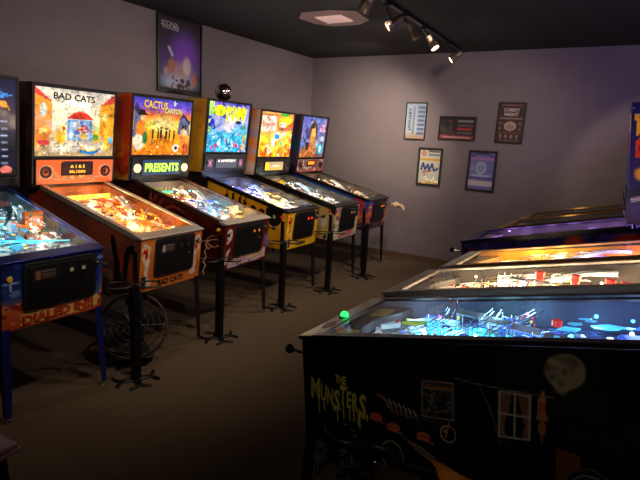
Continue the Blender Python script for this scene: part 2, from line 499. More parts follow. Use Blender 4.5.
    cv = S['trans'](Canvas(*S.get('trans_res', (96, 72)))).busy(S['seed'], S.get('busy', .2), .16, 130)
    me = print_mesh('backglass', cv, lambda a, b: (-tx + 2 * tx * a, HY + .004, tz0 + (tz1 - tz0) * b), (0, -1, 0), art_mat('backlit print %g' % S.get('glow', 1.3), .2, S.get('glow', 1.3), coat=.3, base=.3))
    link('backglass', me, bb)
    # speaker panel
    pz0, pz1 = bz0 + .016, tz0 - .024
    sp = MB().box(-hi + .004, HY - .012, pz0, hi - .004, HY + .02, pz1).build('speaker_panel', BLACK, bb, bevel=.003)
    if 'panel' in S:
        cv = S['panel'](Canvas(60, 18))
        link('panel_print', print_mesh('panel_print', cv, lambda a, b: (-hi + .01 + 2 * (hi - .01) * a, HY - .0135, pz0 + .004 + (pz1 - pz0 - .008) * b), (0, -1, 0), art_mat('panel print %g' % S.get('panel_glow', 0), .4, S.get('panel_glow', 0))), bb)
    pzc = (pz0 + pz1) / 2
    sr = S.get('speaker_r', .05)
    for s in (-1, 1):
        sm = MB()
        sm.lathe([(sr, 0), (sr, -.006), (sr * .86, -.007), (sr * .8, -.003), (sr * .3, .004), (sr * .28, -.001), (.001, -.004)], 20, (s * S.get('speaker_x', .265), HY - .0135, pzc), 'y')
        sm.build('speaker', S.get('speaker_m', DARKST), bb)
    if 'disp' in S:
        dw_, dh_, dz = S.get('disp_box', (.30, .10, 0))
        MB().box(-dw_ / 2 - .01, HY - .018, pzc + dz - dh_ / 2 - .008, dw_ / 2 + .01, HY - .0125, pzc + dz + dh_ / 2 + .008).build('display_frame', BLACK, bb)
        cv = S['disp'](Canvas(48, 16))
        link('display', print_mesh('display', cv, lambda a, b: (-dw_ / 2 + dw_ * a, HY - .0186, pzc + dz - dh_ / 2 + dh_ * b), (0, -1, 0), art_mat('lit display', .3, 2.0, base=.2)), bb)
    # playfield
    pcv = S['pf'](Canvas(56, 110), rnd).busy(S['seed'] + 3, .3, .3, 120); pcv.a = np.clip(pcv.a * S.get('pfk', 1.2), 0, 255)
    pf = link('playfield', print_mesh('playfield', pcv, lambda a, b: (-.262 + .524 * a, .055 + 1.06 * b, pfz(.055 + 1.06 * b)), (0, 0, 1), art_mat('playfield print', .25, coat=.6)), R)
    field(S, R, pf, rnd)
    # inner side blades and rear panel of the play area
    bl = S.get('blade', mat('dark inner blade', (40, 34, 34), .7))
    for s in (-1, 1):
        m = MB(); a, b = s * .2662, s * .2645
        m.hull([(a, .06, pfz(.06)), (a, .06, railz(.06) - .012), (a, HY + .02, railz(HY + .02) - .03), (a, HY + .02, pfz(HY + .02))],
               [(b, .06, pfz(.06)), (b, .06, railz(.06) - .012), (b, HY + .02, railz(HY + .02) - .03), (b, HY + .02, pfz(HY + .02))])
        m.build('side_blade', bl, R, smooth=False)
    MB().box(-.262, HY + .012, pfz(HY) - .0, .262, HY + .02, railz(HY) - .03).build('rear_panel', S.get('rearm', bl), pf)
    if 'extra' in S: S['extra'](R, pf, rnd)
    lean(R)
    if up: bb.location = (0, -TAU * up, up)
    return R

def lean(R):
    """the machine leans towards the player: body and head, not the legs"""
    done = set()
    def go(o):
        for c in o.children:
            if c.name.startswith('leg'): continue
            if c.location.length > 1e-6:
                c.location.y -= TAU * (c.location.z - .5)
                continue
            if c.type == 'MESH' and c.data.name not in done:
                done.add(c.data.name); n = len(c.data.vertices); a = np.empty(n * 3, dtype=np.float32)
                c.data.vertices.foreach_get('co', a); a = a.reshape(-1, 3); a[:, 1] -= TAU * (a[:, 2] - .5)
                c.data.vertices.foreach_set('co', a.ravel()); c.data.update()
            go(c)
    go(R)

def finger(m, p0, dirs, r, mi=0):
    pts = [Vector(p0)]
    for d in dirs: pts.append(pts[-1] + Vector(d))
    m.tube(pts, [r * (1 - .14 * i) for i in range(len(pts))], 8, mi)

def claw(pl, m):
    """spiky open claw on the plunger rod"""
    k = MB(); c = (.243, -.085, .81)
    k.sphere(c, .014, 6)
    for i in range(5):
        a = i * 2 * PI / 5 + .3
        d = Vector((math.cos(a), -.5, math.sin(a)))
        finger(k, c, [d * .03, d * .02 + Vector((0, -.02, 0)), d * .004 + Vector((0, -.02, 0))], .006)
    k.build('plunger_knob', m, pl, label='tan claw shaped plunger knob')
    ch = MB(); r = random.Random(3)
    for i in range(22): ch.sphere((.243 + .006 * math.sin(i * .9), -.088 + .004 * math.cos(i), .795 - .011 * i), .0058, 4)
    ch.build('bead_chain', mat('tan beads', (170, 140, 110), .4), pl, label='string of tan beads hanging from the knob')
    ch = MB().tube([(.243, -.088, .76), (.25, -.15, .775), (.255, -.19, .79)], [.005, .006, .008], 6); ch.build('side_rod', mat('dull red resin', (150, 70, 56), .5), pl, label='small dull red rod')

def hand_knob(pl):
    k = MB(); c = Vector((.243, -.08, .81))
    k.tube([c, c + Vector((0, -.035, .008)), c + Vector((0, -.07, .0))], [.018, .030, .030], 10, flat=.7)
    for i, l in enumerate((.05, .058, .055, .042)):
        finger(k, c + Vector((-.018 + .012 * i, -.068, 0)), [(0, -l * .5, .004), (0, -l * .35, -.016), (0, -l * .2, -.022)], .010)
    finger(k, c + Vector((-.022, -.03, 0)), [(-.02, -.018, -.004), (-.006, -.022, -.006)], .007)
    k.v = [tuple(c + (Vector(p) - c) * 1.45) for p in k.v]
    k.build('plunger_knob', mat('bone coloured resin', (205, 180, 140), .5), pl, label='bone coloured hand shaped knob')

# ---- small things on a playfield
def post_mesh(m, rub):
    return MB().lathe([(.006, 0), (.006, .006), (.0035, .008), (.0035, .02), (.006, .022), (.006, .026)], 8, mi=0).lathe([(.0085, .010), (.0095, .013), (.0085, .016)], 8, mi=1).mesh('post', [m, rub])
def flipper_mesh(m):
    k = MB(); n = 10; L = .075; r0, r1 = .014, .007; a = []
    for i in range(n + 1):
        t = PI / 2 + PI * i / n; a.append((r0 * math.cos(t), r0 * math.sin(t)))
    for i in range(n + 1):
        t = -PI / 2 + PI * i / n; a.append((L + r1 * math.cos(t), r1 * math.sin(t)))
    k.prism(a, 'z', .008, .026, 0); k.lathe([(.009, .026), (.009, .031)], 10, mi=1)
    return k.mesh('flipper', [m, REDP])
def bumper_mesh(cap, lamp):
    k = MB(); k.lathe([(.03, 0), (.03, .006), (.02, .008), (.02, .032), (.024, .034)], 18, mi=1)
    k.lathe([(.031, .036), (.033, .04), (.03, .047), (.018, .052), (.001, .053)], 18, mi=0)
    k.lathe([(.026, .030), (.026, .036)], 18, mi=2)
    return k.mesh('pop_bumper', [cap, WHITEP, lamp])
def bulb_mesh(lamp):
    return MB().sphere((0, 0, .012), .0065, 6).mesh('bulb', lamp)
def insert_mesh(m):
    return MB().lathe([(.011, 0), (.011, .0006), (.009, .001)], 12).mesh('lamp_insert', m)
def lampmat(name, rgb, e):
    return mat('lamp ' + name, rgb, .3, emit=e, noise=.02)

def gap(y): return railz(y) - .022 - pfz(y)
def field(S, R, pf, rnd):
    P = S.get('pal', {})
    detail = S.get('detail', 1.0)
    def put(name, me, x, y, rz=0, z=0, sc_=None, label=None):
        return link(name, me, pf, (x, y, pfz(y) + z), (PFA, 0, rz) if not rz else (0, 0, rz), sc_, label)
    # apron with its two cards
    ap = P.get('apron', BLACK)
    a = MB()
    prof = [(-.26, .06), (.26, .06), (.26, .20), (.17, .185), (.06, .125), (-.06, .125), (-.17, .185), (-.26, .20)]
    a.hull([(x, y, pfz(y) + .004) for x, y in prof], [(x, y, pfz(y) + .042) for x, y in prof])
    apo = a.build('apron', ap, pf, bevel=.002)
    for s in (-1, 1):
        cc = P.get('card', (225, 205, 150)); c2 = Canvas(12, 8, cc)
        for q in range(4): c2.rect(.12, .14 + .2 * q, .88, .2 + .2 * q, tuple(v * .45 for v in cc))
        def fn(u, v, s=s):
            xx = s * .155 - .055 + .11 * u; yy = .075 + .07 * v
            return (xx, yy, pfz(yy) + .0435)
        link('instruction_card', print_mesh('instruction_card', c2, fn, (0, 0, 1), art_mat('card print', .5)), pf)
    # flippers
    fm = lib_mesh(('flip', S['seed']), lambda: flipper_mesh(P.get('flipper', WHITEP)))
    put('flipper', fm, -.095, .20, math.radians(-28)); put('flipper', fm, .075, .20, math.radians(208))
    # slingshots
    for s in (-1, 1):
        k = MB(); tri = [(s * .105 - .01, .235), (s * .165 - .01, .30), (s * .165 - .01, .39), (s * .15 - .01, .39)]
        k.hull([(x, y, pfz(y) + .026) for x, y in tri], [(x, y, pfz(y) + .030) for x, y in tri])
        k.build('slingshot', P.get('plastic', WHITEP), pf)
        k = MB(); k.tube([(s * .20 - .01, .42, pfz(.42) + .012), (s * .20 - .01, .29, pfz(.29) + .012), (s * .115 - .005, .215, pfz(.215) + .012)], .0025, 6)
        k.build('lane_guide', CHROME, pf)
    # bumpers
    caps = P.get('caps', [REDP, YELP, BLUEP])
    for i, (bx, by) in enumerate(P.get('bumpers', [(-.03, .78), (.09, .82), (.03, .70)])):
        put('pop_bumper', lib_mesh(('bump', caps[i % len(caps)].name, P.get('lamp', 'warm')), lambda: bumper_mesh(caps[i % len(caps)], LM(P.get('lamp', 'warm')))), bx, by)
    # posts
    pm = [lib_mesh(('post', q), lambda q=q: post_mesh({0: WHITEP, 1: REDP, 2: YELP, 3: CLEARP}[q], RUBBER if q else WHITEP)) for q in range(4)]
    for i in range(int(16 * detail)):
        px, py = rnd.uniform(-.24, .2), rnd.uniform(.36, .95)
        put('post', rnd.choice(pm), px, py, sc_=(1, 1, rnd.uniform(1, 2.4)))
    # inserts glowing in the wood
    for i in range(int(44 * detail)):
        key = rnd.choice(P.get('inserts', ['warm', 'red', 'yellow']))
        put('lamp_insert', lib_mesh(('ins', key), lambda: insert_mesh(LM(key, 1))), rnd.uniform(-.2, .2), rnd.uniform(.22, 1.05), z=.0008)
    # visible lamps
    for i in range(int(P.get('nb', 12) * detail)):
        key = rnd.choice(P.get('bulbs', ['warm']))
        put('bulb', lib_mesh(('bulb', key), lambda: bulb_mesh(LM(key, 2))), rnd.uniform(-.24, .23), rnd.uniform(.3, 1.05), z=rnd.uniform(0, .07))
    # raised plastics
    for i in range(int(P.get('np', 30) * detail)):
        cx, cy = rnd.uniform(-.22, .22), rnd.uniform(.30, 1.04); n = rnd.randint(3, 6); a0 = rnd.uniform(0, 6); r = rnd.uniform(.014, .038)
        poly = [(cx + r * rnd.uniform(.6, 1.1) * math.cos(a0 + 2 * PI * k / n), cy + r * 1.5 * rnd.uniform(.6, 1.1) * math.sin(a0 + 2 * PI * k / n)) for k in range(n)]
        poly = [(min(.25, max(-.25, x)), min(1.08, y)) for x, y in poly]
        zz = rnd.uniform(.2, .75) * min(gap(q[1]) for q in poly)
        k = MB(); k.hull([(x, y, pfz(y) + zz) for x, y in poly], [(x, y, pfz(y) + zz + .003) for x, y in poly])
        zk = [c_ for (ym, c_) in P.get('zk', []) if cy < ym]
        if zk and rnd.random() < .75: pm_ = LIT(rnd.choice(zk[0]))
        else: pm_ = rnd.choice(P.get('plastics', [WHITEP, REDP, YELP]) + P.get('lit', []))
        k.build('plastic', pm_, pf)
    # targets
    for i in range(int(5 * detail)):
        k = MB().box(-.011, -.003, 0, .011, .003, .03); k.build('target', rnd.choice([REDP, WHITEP, YELP]), pf, loc=(-.235 + .026 * i if P.get('trow', 0) else -.23 + .004 * i, .50 + (0 if P.get('trow', 0) else .03 * i), pfz(.5 + .03 * i)), rot=(0, 0, 0 if P.get('trow', 0) else 1.2))
    # ramps: an open channel climbing to the rear and a wire return
    for s in P.get('ramps', (-1, 1)):
        path = []
        for i in range(15):
            t = i / 14
            px = s * (.08 + .13 * math.sin(t * PI * .55)); py = .52 + .42 * t - (.12 * max(0, t - .8) / .2 if s > 0 else 0)
            path.append((px, py, pfz(py) + .004 + .07 * min(1, t * 1.5)))
        k = MB(); w = .022
        for (p, q) in zip(path[:-1], path[1:]):
            d = Vector(q) - Vector(p); d.z = 0; nrm = Vector((-d.y, d.x, 0)).normalized() * w
            for (oa, ob, za, zb) in ((-1, 1, 0, 0), (-1, -1, 0, .018), (1, 1, 0, .018)):
                A = Vector(p) + nrm * oa + Vector((0, 0, za)); B = Vector(p) + nrm * ob + Vector((0, 0, zb))
                C = Vector(q) + nrm * ob + Vector((0, 0, zb)); D = Vector(q) + nrm * oa + Vector((0, 0, za))
                th = Vector((0, 0, .002)) if oa != ob else nrm.normalized() * .002
                k.hull([A, B, C, D], [A + th, B + th, C + th, D + th])
        k.build('ramp', P.get('ramp', CLEARP), pf, smooth=False)
        wire = []
        for i in range(22):
            t = i / 21; py = .94 - .60 * t; px = s * (.225 + .012 * math.sin(t * 9)) - (.02 if s > 0 else 0)
            wire.append((px, py, pfz(py) + .070 - .045 * t * t))
        k = MB()
        for o_, zz in ((-.011, 0), (.011, 0), (-.016, .014), (.016, .014)):
            k.tube([(a_ + o_, b_, c_ + zz) for a_, b_, c_ in wire], .0016, 5)
        for (a_, b_, c_) in wire[::3]:
            k.tube([(a_ - .016, b_, c_ + .014), (a_ - .011, b_, c_ - .002), (a_ + .011, b_, c_ - .002), (a_ + .016, b_, c_ + .014)], .0014, 5)
        k.build('wire_ramp', CHROME, pf)
    # lamps under the glass
    tot = sum(q[4] for q in S['lights']); LS = []
    if tot > .5:
        for i in range(12):
            gx = (-.17, .17)[i % 2] + rnd.uniform(-.05, .05); gy = .25 + .158 * (i // 2) + rnd.uniform(-.02, .02)
            nb = sorted(S['lights'], key=lambda q: abs(q[1] - gy) + .3 * abs(q[0] - gx))[:2]
            cc = nb[0][3] if i % 3 else tuple((a + b) / 2 for a, b in zip(nb[0][3], nb[1][3]))
            LS.append((gx, gy, rnd.uniform(.05, .075), cc, tot / 9))
    else: LS = S['lights']
    for (lx, ly, lz, colr, w) in LS:
        lz = min(lz, gap(ly) * .8)
        ld = bpy.data.lights.new('playfield_lamp', 'POINT'); ld.energy = w * S.get('lk', 3.6); ld.color = colr; ld.shadow_soft_size = .045
        lo = bpy.data.objects.new('playfield_lamp', ld); COL.objects.link(lo); lo.parent = R; lo.location = (lx, ly, pfz(ly) + lz)

def LIT(key, e=.75): return mat('backlit plastic ' + key, LC2[key], .3, emit=e, noise=.25, scale=50)
LC2 = {'yellow': (245, 200, 60), 'orange': (235, 120, 30), 'red': (210, 50, 30), 'blue': (60, 100, 230), 'cyan': (80, 190, 240), 'white': (230, 226, 215), 'lilac': (170, 150, 230)}
LC = {'warm': (255, 214, 150), 'white': (255, 244, 230), 'cyan': (70, 220, 255), 'blue': (50, 110, 255), 'red': (255, 50, 30), 'yellow': (255, 205, 60),
      'orange': (255, 140, 40), 'purple': (150, 70, 255), 'green': (50, 255, 110), 'pink': (255, 110, 190)}
def LM(key, lev=2):
    return lampmat('%s %d' % (key, lev), LC[key], {1: 1.6, 2: 9.0}[lev])

# ------------------------------------------------------------------ art for each machine
def pal(*c): return list(c)
WARM = (1, .72, .42); WHT = (1, .92, .82); CYAN = (.35, .8, 1); BLU = (.25, .4, 1); RED = (1, .25, .12); PUR = (.6, .3, 1); ORG = (1, .5, .18); YEL = (1, .8, .35)
def lights(*q): return [(x, y, z, c, w) for (x, y, z, c, w) in q]
def playfield(base, zones, n=90, st=50):
    def f(cv, r):
        cv.a[:] = base
        for (y0, y1, cols) in zones:
            cv.blobs(n, cols, (0, y0, 1, y1), (.012, .05), r.randint(0, 9999), .5)
            cv.strokes(st, cols + [(20, 20, 25)], (0, y0, 1, y1), .12, .004, r.randint(0, 9999))
            cv.blobs(n // 2, cols, (0, y0, 1, y1), (.006, .02), r.randint(0, 9999), .3)
        return cv
    return f

# --- Dialed In
def d_side(cv): return cv.vgrad([(0, (16, 22, 70)), (1, (26, 34, 110))]).strokes(60, pal((60, 90, 190), (30, 40, 120), (200, 90, 60)), ln=.5, wd=.02, seed=3)
def d_front(cv):
    cv.vgrad([(0, (190, 70, 40)), (.3, (220, 110, 60)), (.5, (40, 70, 150)), (1, (18, 30, 96))])
    cv.blobs(40, pal((50, 80, 160), (25, 40, 110), (110, 140, 200)), (0, .5, 1, 1), (.02, .08), 4).blobs(30, pal((230, 120, 60), (150, 40, 30), (240, 190, 130)), (0, .0, 1, .42), (.02, .07), 5)
    cv.line([(.02, .72), (.14, .72)], .012, (190, 215, 250)).line([(.08, .62), (.08, .82)], .012, (190, 215, 250))
    cv.ell(.93, .35, .05, .14, (70, 120, 190)).ell(.93, .2, .04, .08, (230, 225, 220))
    for q in range(1): cv.poly([(.16, .02), (.2, .24), (.5, .20), (.9, .3), (.97, .22), (.96, .06)], (240, 190, 110)); cv.text('DIALED IN!!', .545, .125, .16, (40, 12, 14), .72, .04, .06); cv.text('DIALED IN!!', .545, .13, .135, (236, 70, 36), .70, .04, .02)
    return cv
def d_trans(cv):
    cv.vgrad([(0, (14, 16, 34)), (1, (16, 26, 60))])
    cv.rect(.03, .0, .78, .62, (120, 180, 225)).rect(.03, .4, .78, .62, (90, 210, 235)).ell(.7, .12, .08, .1, (70, 90, 120)).ell(.74, .36, .05, .1, (230, 240, 245))
    cv.blobs(26, pal((240, 245, 250), (60, 140, 200), (150, 200, 230)), (.03, .02, .78, .55), (.02, .07), 8)
    cv.poly([(.5, .98), (.97, .84), (.6, .72), (.4, .8)], (60, 140, 220)).poly([(.56, .93), (.88, .85), (.62, .77)], (20, 50, 140)).poly([(.3, .97), (.7, .9), (.5, .86)], (250, 130, 80))
    cv.poly([(.4, .66), (.95, .68), (.9, .78), (.5, .79)], (250, 150, 30)).rect(.62, .655, .93, .71, (40, 20, 30))
    for q in range(7): cv.rect(.85 + .01 * (q % 2), .1 + .075 * q, .92, .12 + .075 * q, (150, 160, 190))
    cv.ell(.9, .035, .06, .045, (230, 120, 110))
    return cv
def d_extra(R, pf, r):
    MB().box(-.05, .86, pfz(.86), .01, .88, pfz(.86) + .03).build('phone_stand', BLACK, pf)
    ph = MB(); ph.prism(rr(.075, .145, .012), 'y', -.006, .006)
    o = ph.build('phone_prop', mat('pale grey resin', (150, 160, 165), .4), pf, label='pale phone shaped prop with lit blue screen', loc=(-.02, .90, pfz(.90) + .085), rot=(-.35, 0, -.15))
    cv = Canvas(12, 22, (30, 120, 220))
    for i in range(3):
        for j in range(5): cv.rect(.12 + .3 * i, .08 + .18 * j, .28 + .3 * i, .2 + .18 * j, [(240, 250, 255), (120, 220, 255), (20, 60, 200), (200, 240, 255)][(i + 2 * j) % 4])
    link('screen', print_mesh('screen', cv, lambda a, b: (-.031 + .062 * a, -.0075, -.062 + .124 * b), (0, -1, 0), art_mat('lit display', .3, 2.0, base=.2)), o)
    # theatre front with lettering strip and orange block
    c2 = Canvas(20, 34, (230, 110, 20)).blobs(40, pal((255, 190, 60), (240, 220, 200), (200, 60, 20), (90, 140, 110)), size=(.03, .09), seed=2)
    def fn(a, b): return (.13 + .11 * a, .58 + .0 * b, pfz(.58) + .012 + .11 * b)
    link('building_facade', print_mesh('building_facade', c2, fn, (0, -1, 0), art_mat('playfield print', .25, coat=.6)), pf, label='orange printed building facade')
    MB().box(.128, .581, pfz(.58) + .008, .242, .62, pfz(.58) + .124).build('building', mat('orange plastic', (220, 110, 30), .4), pf)
    # glowing cyan arcs low on the playfield
    for q in range(3):
        pts = [(-.21 + .05 * q + .30 * t, .235 + .03 * q + .12 * math.sin(t * 2.2 + q), pfz(.24) + .03 + .012 * q) for t in [i / 10 for i in range(11)]]
        MB().tube(pts, .0035, 6).build('neon_ramp_edge', LM('cyan', 1), pf)

# --- Bad Cats
def b_side(cv):
    cv.vgrad([(0, (170, 44, 24)), (.5, (130, 58, 40)), (1, (104, 56, 46))]); cv.blobs(30, pal((140, 66, 44), (160, 50, 28), (110, 56, 44)), size=(.1, .3), seed=2, soft=.8)
    # two black cats near the front, their backs turned
    cv.poly([(.785, .70), (.79, .90), (.80, .82), (.81, .86), (.825, .78), (.84, .62), (.865, .40), (.885, .05), (.82, .02), (.825, .40), (.80, .60)], (14, 12, 12))
    cv.line([(.90, .08), (.905, .40), (.91, .60), (.92, .72), (.935, .76), (.95, .72)], .045, (14, 12, 12))
    cv.line([(.79, .66), (.785, .30), (.80, .08)], .03, (112, 92, 74)).blobs(8, pal((96, 70, 54), (70, 44, 34)), (.75, .05, .80, .5), (.03, .08), 3, .6)
    cv.blobs(10, pal((190, 40, 16), (150, 30, 14)), (.4, .0, .75, .3), (.05, .14), 5, .8)
    return cv
def b_front(cv):
    cv.a[:] = (214, 118, 44); cv.blobs(14, pal((200, 104, 38), (224, 132, 58)), size=(.1, .25), seed=1, soft=.8)
    for s, x in ((1, .09), (-1, .91)):
        cv.line([(x - .02 * s, .80), (x - .05 * s, .66), (x, .52), (x + .03 * s, .66), (x + .04 * s, .84), (x - .03 * s, .9), (x - .06 * s, .8)], .022, (224, 214, 196))
        cv.line([(x + .03 * s, .6), (x, .36), (x + .02 * s, .2)], .035, (224, 214, 196)).ell(x + .04 * s, .16, .06, .06, (220, 205, 190)).ell(x, .68, .02, .05, (180, 60, 20))
    cv.rect(.03, .05, .1, .3, (30, 26, 24))
    cv.text('BAD CATS', .50, .105, .12, (24, 16, 14), .42, 0, .04)
    return cv
def b_trans(cv):
    cv.vgrad([(0, (196, 168, 116)), (.35, (226, 190, 124)), (.7, (224, 206, 170)), (1, (214, 204, 190))]).ell(.5, .6, .3, .3, (250, 236, 200), .9)
    cv.poly([(0, .1), (0, .95), (.2, .8), (.2, .36)], (240, 150, 30)).poly([(1, .1), (1, .92), (.8, .8), (.8, .36)], (244, 158, 34)).poly([(0, .9), (0, 1), (.2, .8)], (220, 60, 40)).poly([(1, .86), (1, 1), (.8, .8)], (220, 70, 50))
    for q in range(5): cv.line([(.05 + .1 * q, 1 - .03 * q), (.95 - .1 * q, 1 - .03 * q)], .006, (190, 184, 176))
    cv.ell(.1, .68, .04, .1, (200, 210, 190)).ell(.88, .62, .03, .08, (230, 225, 150))
    cv.rect(.38, .24, .7, .56, (120, 170, 225)).rect(.41, .27, .67, .53, (170, 205, 235))
    for q in range(5): cv.line([(.4 + .06 * q, .25), (.4 + .06 * q, .55)], .005, (90, 130, 200))
    cv.blobs(16, pal((250, 240, 230), (90, 120, 210), (240, 200, 90)), (.42, .28, .66, .52), (.02, .05), 3)
    cv.ell(.6, .42, .045, .06, (220, 60, 50), .3).ell(.6, .42, .025, .035, (235, 230, 240), .3)
    cv.poly([(.37, .57), (.46, .66), (.64, .66), (.72, .57)], (214, 50, 26)).poly([(.46, .66), (.54, .7), (.6, .68), (.64, .66)], (235, 90, 50)).ell(.5, .8, .14, .05, (255, 252, 240), .8)
    cv.rect(.18, .06, .86, .22, (226, 216, 190)).blobs(50, pal((120, 110, 90), (200, 190, 170), (250, 245, 230), (220, 120, 60)), (.02, .03, .9, .22), (.01, .03), 9)
    cv.ell(.67, .09, .125, .065, (24, 120, 200), .1).ell(.67, .115, .11, .04, (250, 210, 60), .1).ell(.67, .125, .085, .025, (240, 245, 230), .2)
    cv.ell(.09, .3, .07, .12, (236, 130, 20), .3).ell(.1, .2, .07, .04, (220, 60, 50), .3).ell(.09, .37, .05, .05, (255, 210, 90), .4)
    cv.ell(.3, .3, .06, .12, (246, 180, 40), .3).ell(.32, .42, .05, .05, (255, 230, 130), .4).ell(.34, .42, .02, .03, (220, 60, 40))
    cv.ell(.76, .34, .05, .14, (240, 190, 60), .3).ell(.76, .44, .035, .06, (200, 220, 150), .3).ell(.75, .3, .04, .05, (90, 160, 60), .3)
    for q in range(6): cv.ell(.89, .15 + .08 * q, .035, .04, (255, 225 - 12 * q, 60), .3)
    cv.ell(.96, .26, .03, .06, (90, 190, 230), .3).ell(.86, .62, .05, .05, (255, 215, 120), .6)
    cv.line([(.5, .4), (.62, .43), (.7, .38)], .01, (200, 40, 40))
    cv.text('BAD CATS', .47, .89, .10, (40, 30, 28), .52, -.02, .03)
    return cv
def b_panel(cv):
    cv.a[:] = (226, 104, 52)
    for s, x in ((1, .12), (-1, .88)):
        cv.ell(x, .5, .085, .3, (196, 170, 140), .1).ell(x, .5, .072, .25, (226, 104, 52), .1); cv.line([(x - .09 * s, .1), (x - .075 * s, .6)], .03, (190, 160, 130))
    cv.rect(.32, .38, .71, .93, (46, 20, 26)); cv.strokes(26, pal((190, 150, 110), (150, 110, 80)), (.24, .1, .76, .32), .3, .02, 4)
    cv.blobs(8, pal((255, 210, 90),), (.4, .2, .6, .3), (.02, .05), 5)
    return cv
def b_disp(cv):
    cv.a[:] = (34, 10, 12); cv.rect(.0, .44, 1, .5, (60, 24, 20))
    cv.text('A 1 & 5', .5, .74, .3, (255, 190, 60), .5, 0, .03).text('00,1000', .5, .24, .3, (255, 180, 50), .56, 0, .03)
    return cv
def b_extra(R, pf, r):
    k = MB()
    for i in range(9): k.box(-.235 + .052 * i, .96, pfz(.96) + .05, -.197 + .052 * i, .972, pfz(.96) + .085)
    k.build('back_row_lamps', LM('yellow', 1), pf)['kind'] = 'stuff'
    k = MB().hull([(.10, .93, pfz(.93) + .05), (.255, .93, pfz(.93) + .05), (.255, .70, pfz(.70) + .05), (.19, .72, pfz(.72) + .05)], [(.10, .93, pfz(.93) + .062), (.255, .93, pfz(.93) + .062), (.255, .70, pfz(.70) + .062), (.19, .72, pfz(.72) + .062)])
    k.build('plastic', mat('orange plastic', (220, 110, 30), .4), pf, label='large orange plastic along the rear corner')
    # row of fish-bone shaped posts
    for i in range(9):
        yy = .30 + .028 * i; MB().tube([(.02 + .018 * i, yy, pfz(yy) + .008), (.045 + .018 * i, yy + .012, pfz(yy) + .055), (.04 + .018 * i, yy + .03, pfz(yy) + .07)], .006, 6).build('curved_lane_post', mat('yellow orange plastic', (240, 160, 40), .35, coat=.4), pf)

# --- Cactus Canyon
def c_side(cv):
    cv.vgrad([(0, (92, 26, 22)), (1, (74, 24, 24))]); cv.blobs(30, pal((80, 20, 16), (40, 12, 12)), size=(.1, .3), seed=4, soft=.8)
    cv.strokes(16, pal((150, 60, 40), (190, 90, 70)), (.3, .1, .95, .9), .4, .012, 8); return cv
def c_front(cv):
    cv.a[:] = (86, 22, 20); cv.ell(.1, .78, .06, .13, (206, 200, 190), .2).ell(.085, .81, .012, .02, (40, 20, 20), .2).ell(.115, .81, .012, .02, (40, 20, 20), .2).line([(.07, .6), (.13, .68)], .03, (206, 200, 190))
    cv.line([(.06, .12), (.08, .36), (.12, .42)], .03, (210, 200, 190)).poly([(.12, .0), (.1, .16), (.6, .26), (.98, .3), (.98, .06)], (196, 170, 186)); cv.blobs(20, pal((70, 80, 160), (210, 60, 60), (240, 210, 140), (230, 190, 200)), (.14, .04, .95, .22), (.02, .05), 3)
    cv.line([(.86, .2), (.95, .6)], .03, (200, 60, 50)).rect(.94, .3, 1, .62, (70, 90, 170))
    cv.text('CACTUS', .34, .125, .12, (60, 30, 80), .36, .08, .04).text('CANYON', .72, .17, .12, (110, 60, 30), .34, .08, .04)
    cv.text('CACTUS', .335, .13, .11, (250, 170, 190), .35, .08, .02).text('CANYON', .715, .175, .11, (245, 225, 120), .33, .08, .02)
    return cv
def c_trans(cv):
    cv.vgrad([(0, (230, 120, 20)), (.35, (250, 170, 30)), (.55, (255, 205, 60)), (.7, (245, 120, 40)), (.84, (120, 80, 200)), (1, (60, 60, 170))])
    cv.ell(.5, .55, .22, .14, (255, 236, 140), .9)
    for q in range(6): cv.line([(.5, .35), (.1 + .16 * q, .0)], .018, (190, 90, 20), .5)
    cv.poly([(.0, .3), (.02, .85), (.1, .72), (.17, .6), (.17, .34)], (96, 104, 140)).poly([(.0, .8), (.05, .92), (.18, .62), (.15, .6)], (50, 54, 90))
    cv.poly([(.76, .4), (.78, .62), (.86, .75), (.97, .62), (1, .36)], (90, 96, 130)).poly([(.75, .6), (.86, .78), (1, .62), (.98, .58), (.86, .71)], (40, 44, 80)).rect(.84, .4, .93, .56, (40, 34, 30))
    for x, w, h in ((.33, .02, .11), (.42, .02, .13), (.47, .025, .16), (.56, .025, .15), (.62, .02, .12), (.7, .018, .1)):
        cv.poly([(x - w, .3), (x + w, .3), (x + w * .7, .3 + h), (x - w * .7, .3 + h)], (60, 44, 30)).ell(x, .33 + h, w * .9, .025, (120, 70, 30)).line([(x, .3), (x - w, .22)], .008, (70, 40, 20))
    cv.ell(.14, .42, .09, .2, (236, 120, 30), .2).ell(.16, .66, .045, .07, (220, 160, 100), .2).poly([(.07, .7), (.25, .7), (.2, .73), (.18, .79), (.12, .79)], (34, 22, 20)).line([(.2, .5), (.34, .56)], .03, (190, 180, 60)).ell(.1, .22, .09, .14, (240, 225, 200), .3).ell(.2, .3, .04, .12, (60, 120, 60), .3)
    cv.ell(.9, .3, .09, .15, (240, 140, 60), .2).ell(.88, .43, .06, .06, (230, 190, 150), .3).ell(.75, .13, .06, .07, (230, 225, 215), .2).ell(.75, .13, .03, .04, (60, 50, 60), .2).ell(.93, .12, .06, .1, (210, 90, 40), .3)
    cv.blobs(40, pal((255, 210, 90), (200, 90, 20), (120, 60, 20), (255, 240, 180)), (0, 0, 1, .3), (.008, .025), 6)
    cv.text('CACTUS', .36, .885, .15, (70, 30, 20), .42, -.03, .04).text('CACTUS', .36, .89, .135, (250, 200, 60), .40, -.03, .02)
    cv.text('CANYON', .66, .80, .12, (70, 60, 20), .32, .0, .04).text('CANYON', .66, .805, .105, (235, 215, 90), .31, .0, .02)
    cv.poly([(.66, .93), (.69, .9), (.73, .95), (.7, .96), (.68, 1)], (245, 240, 240))
    return cv
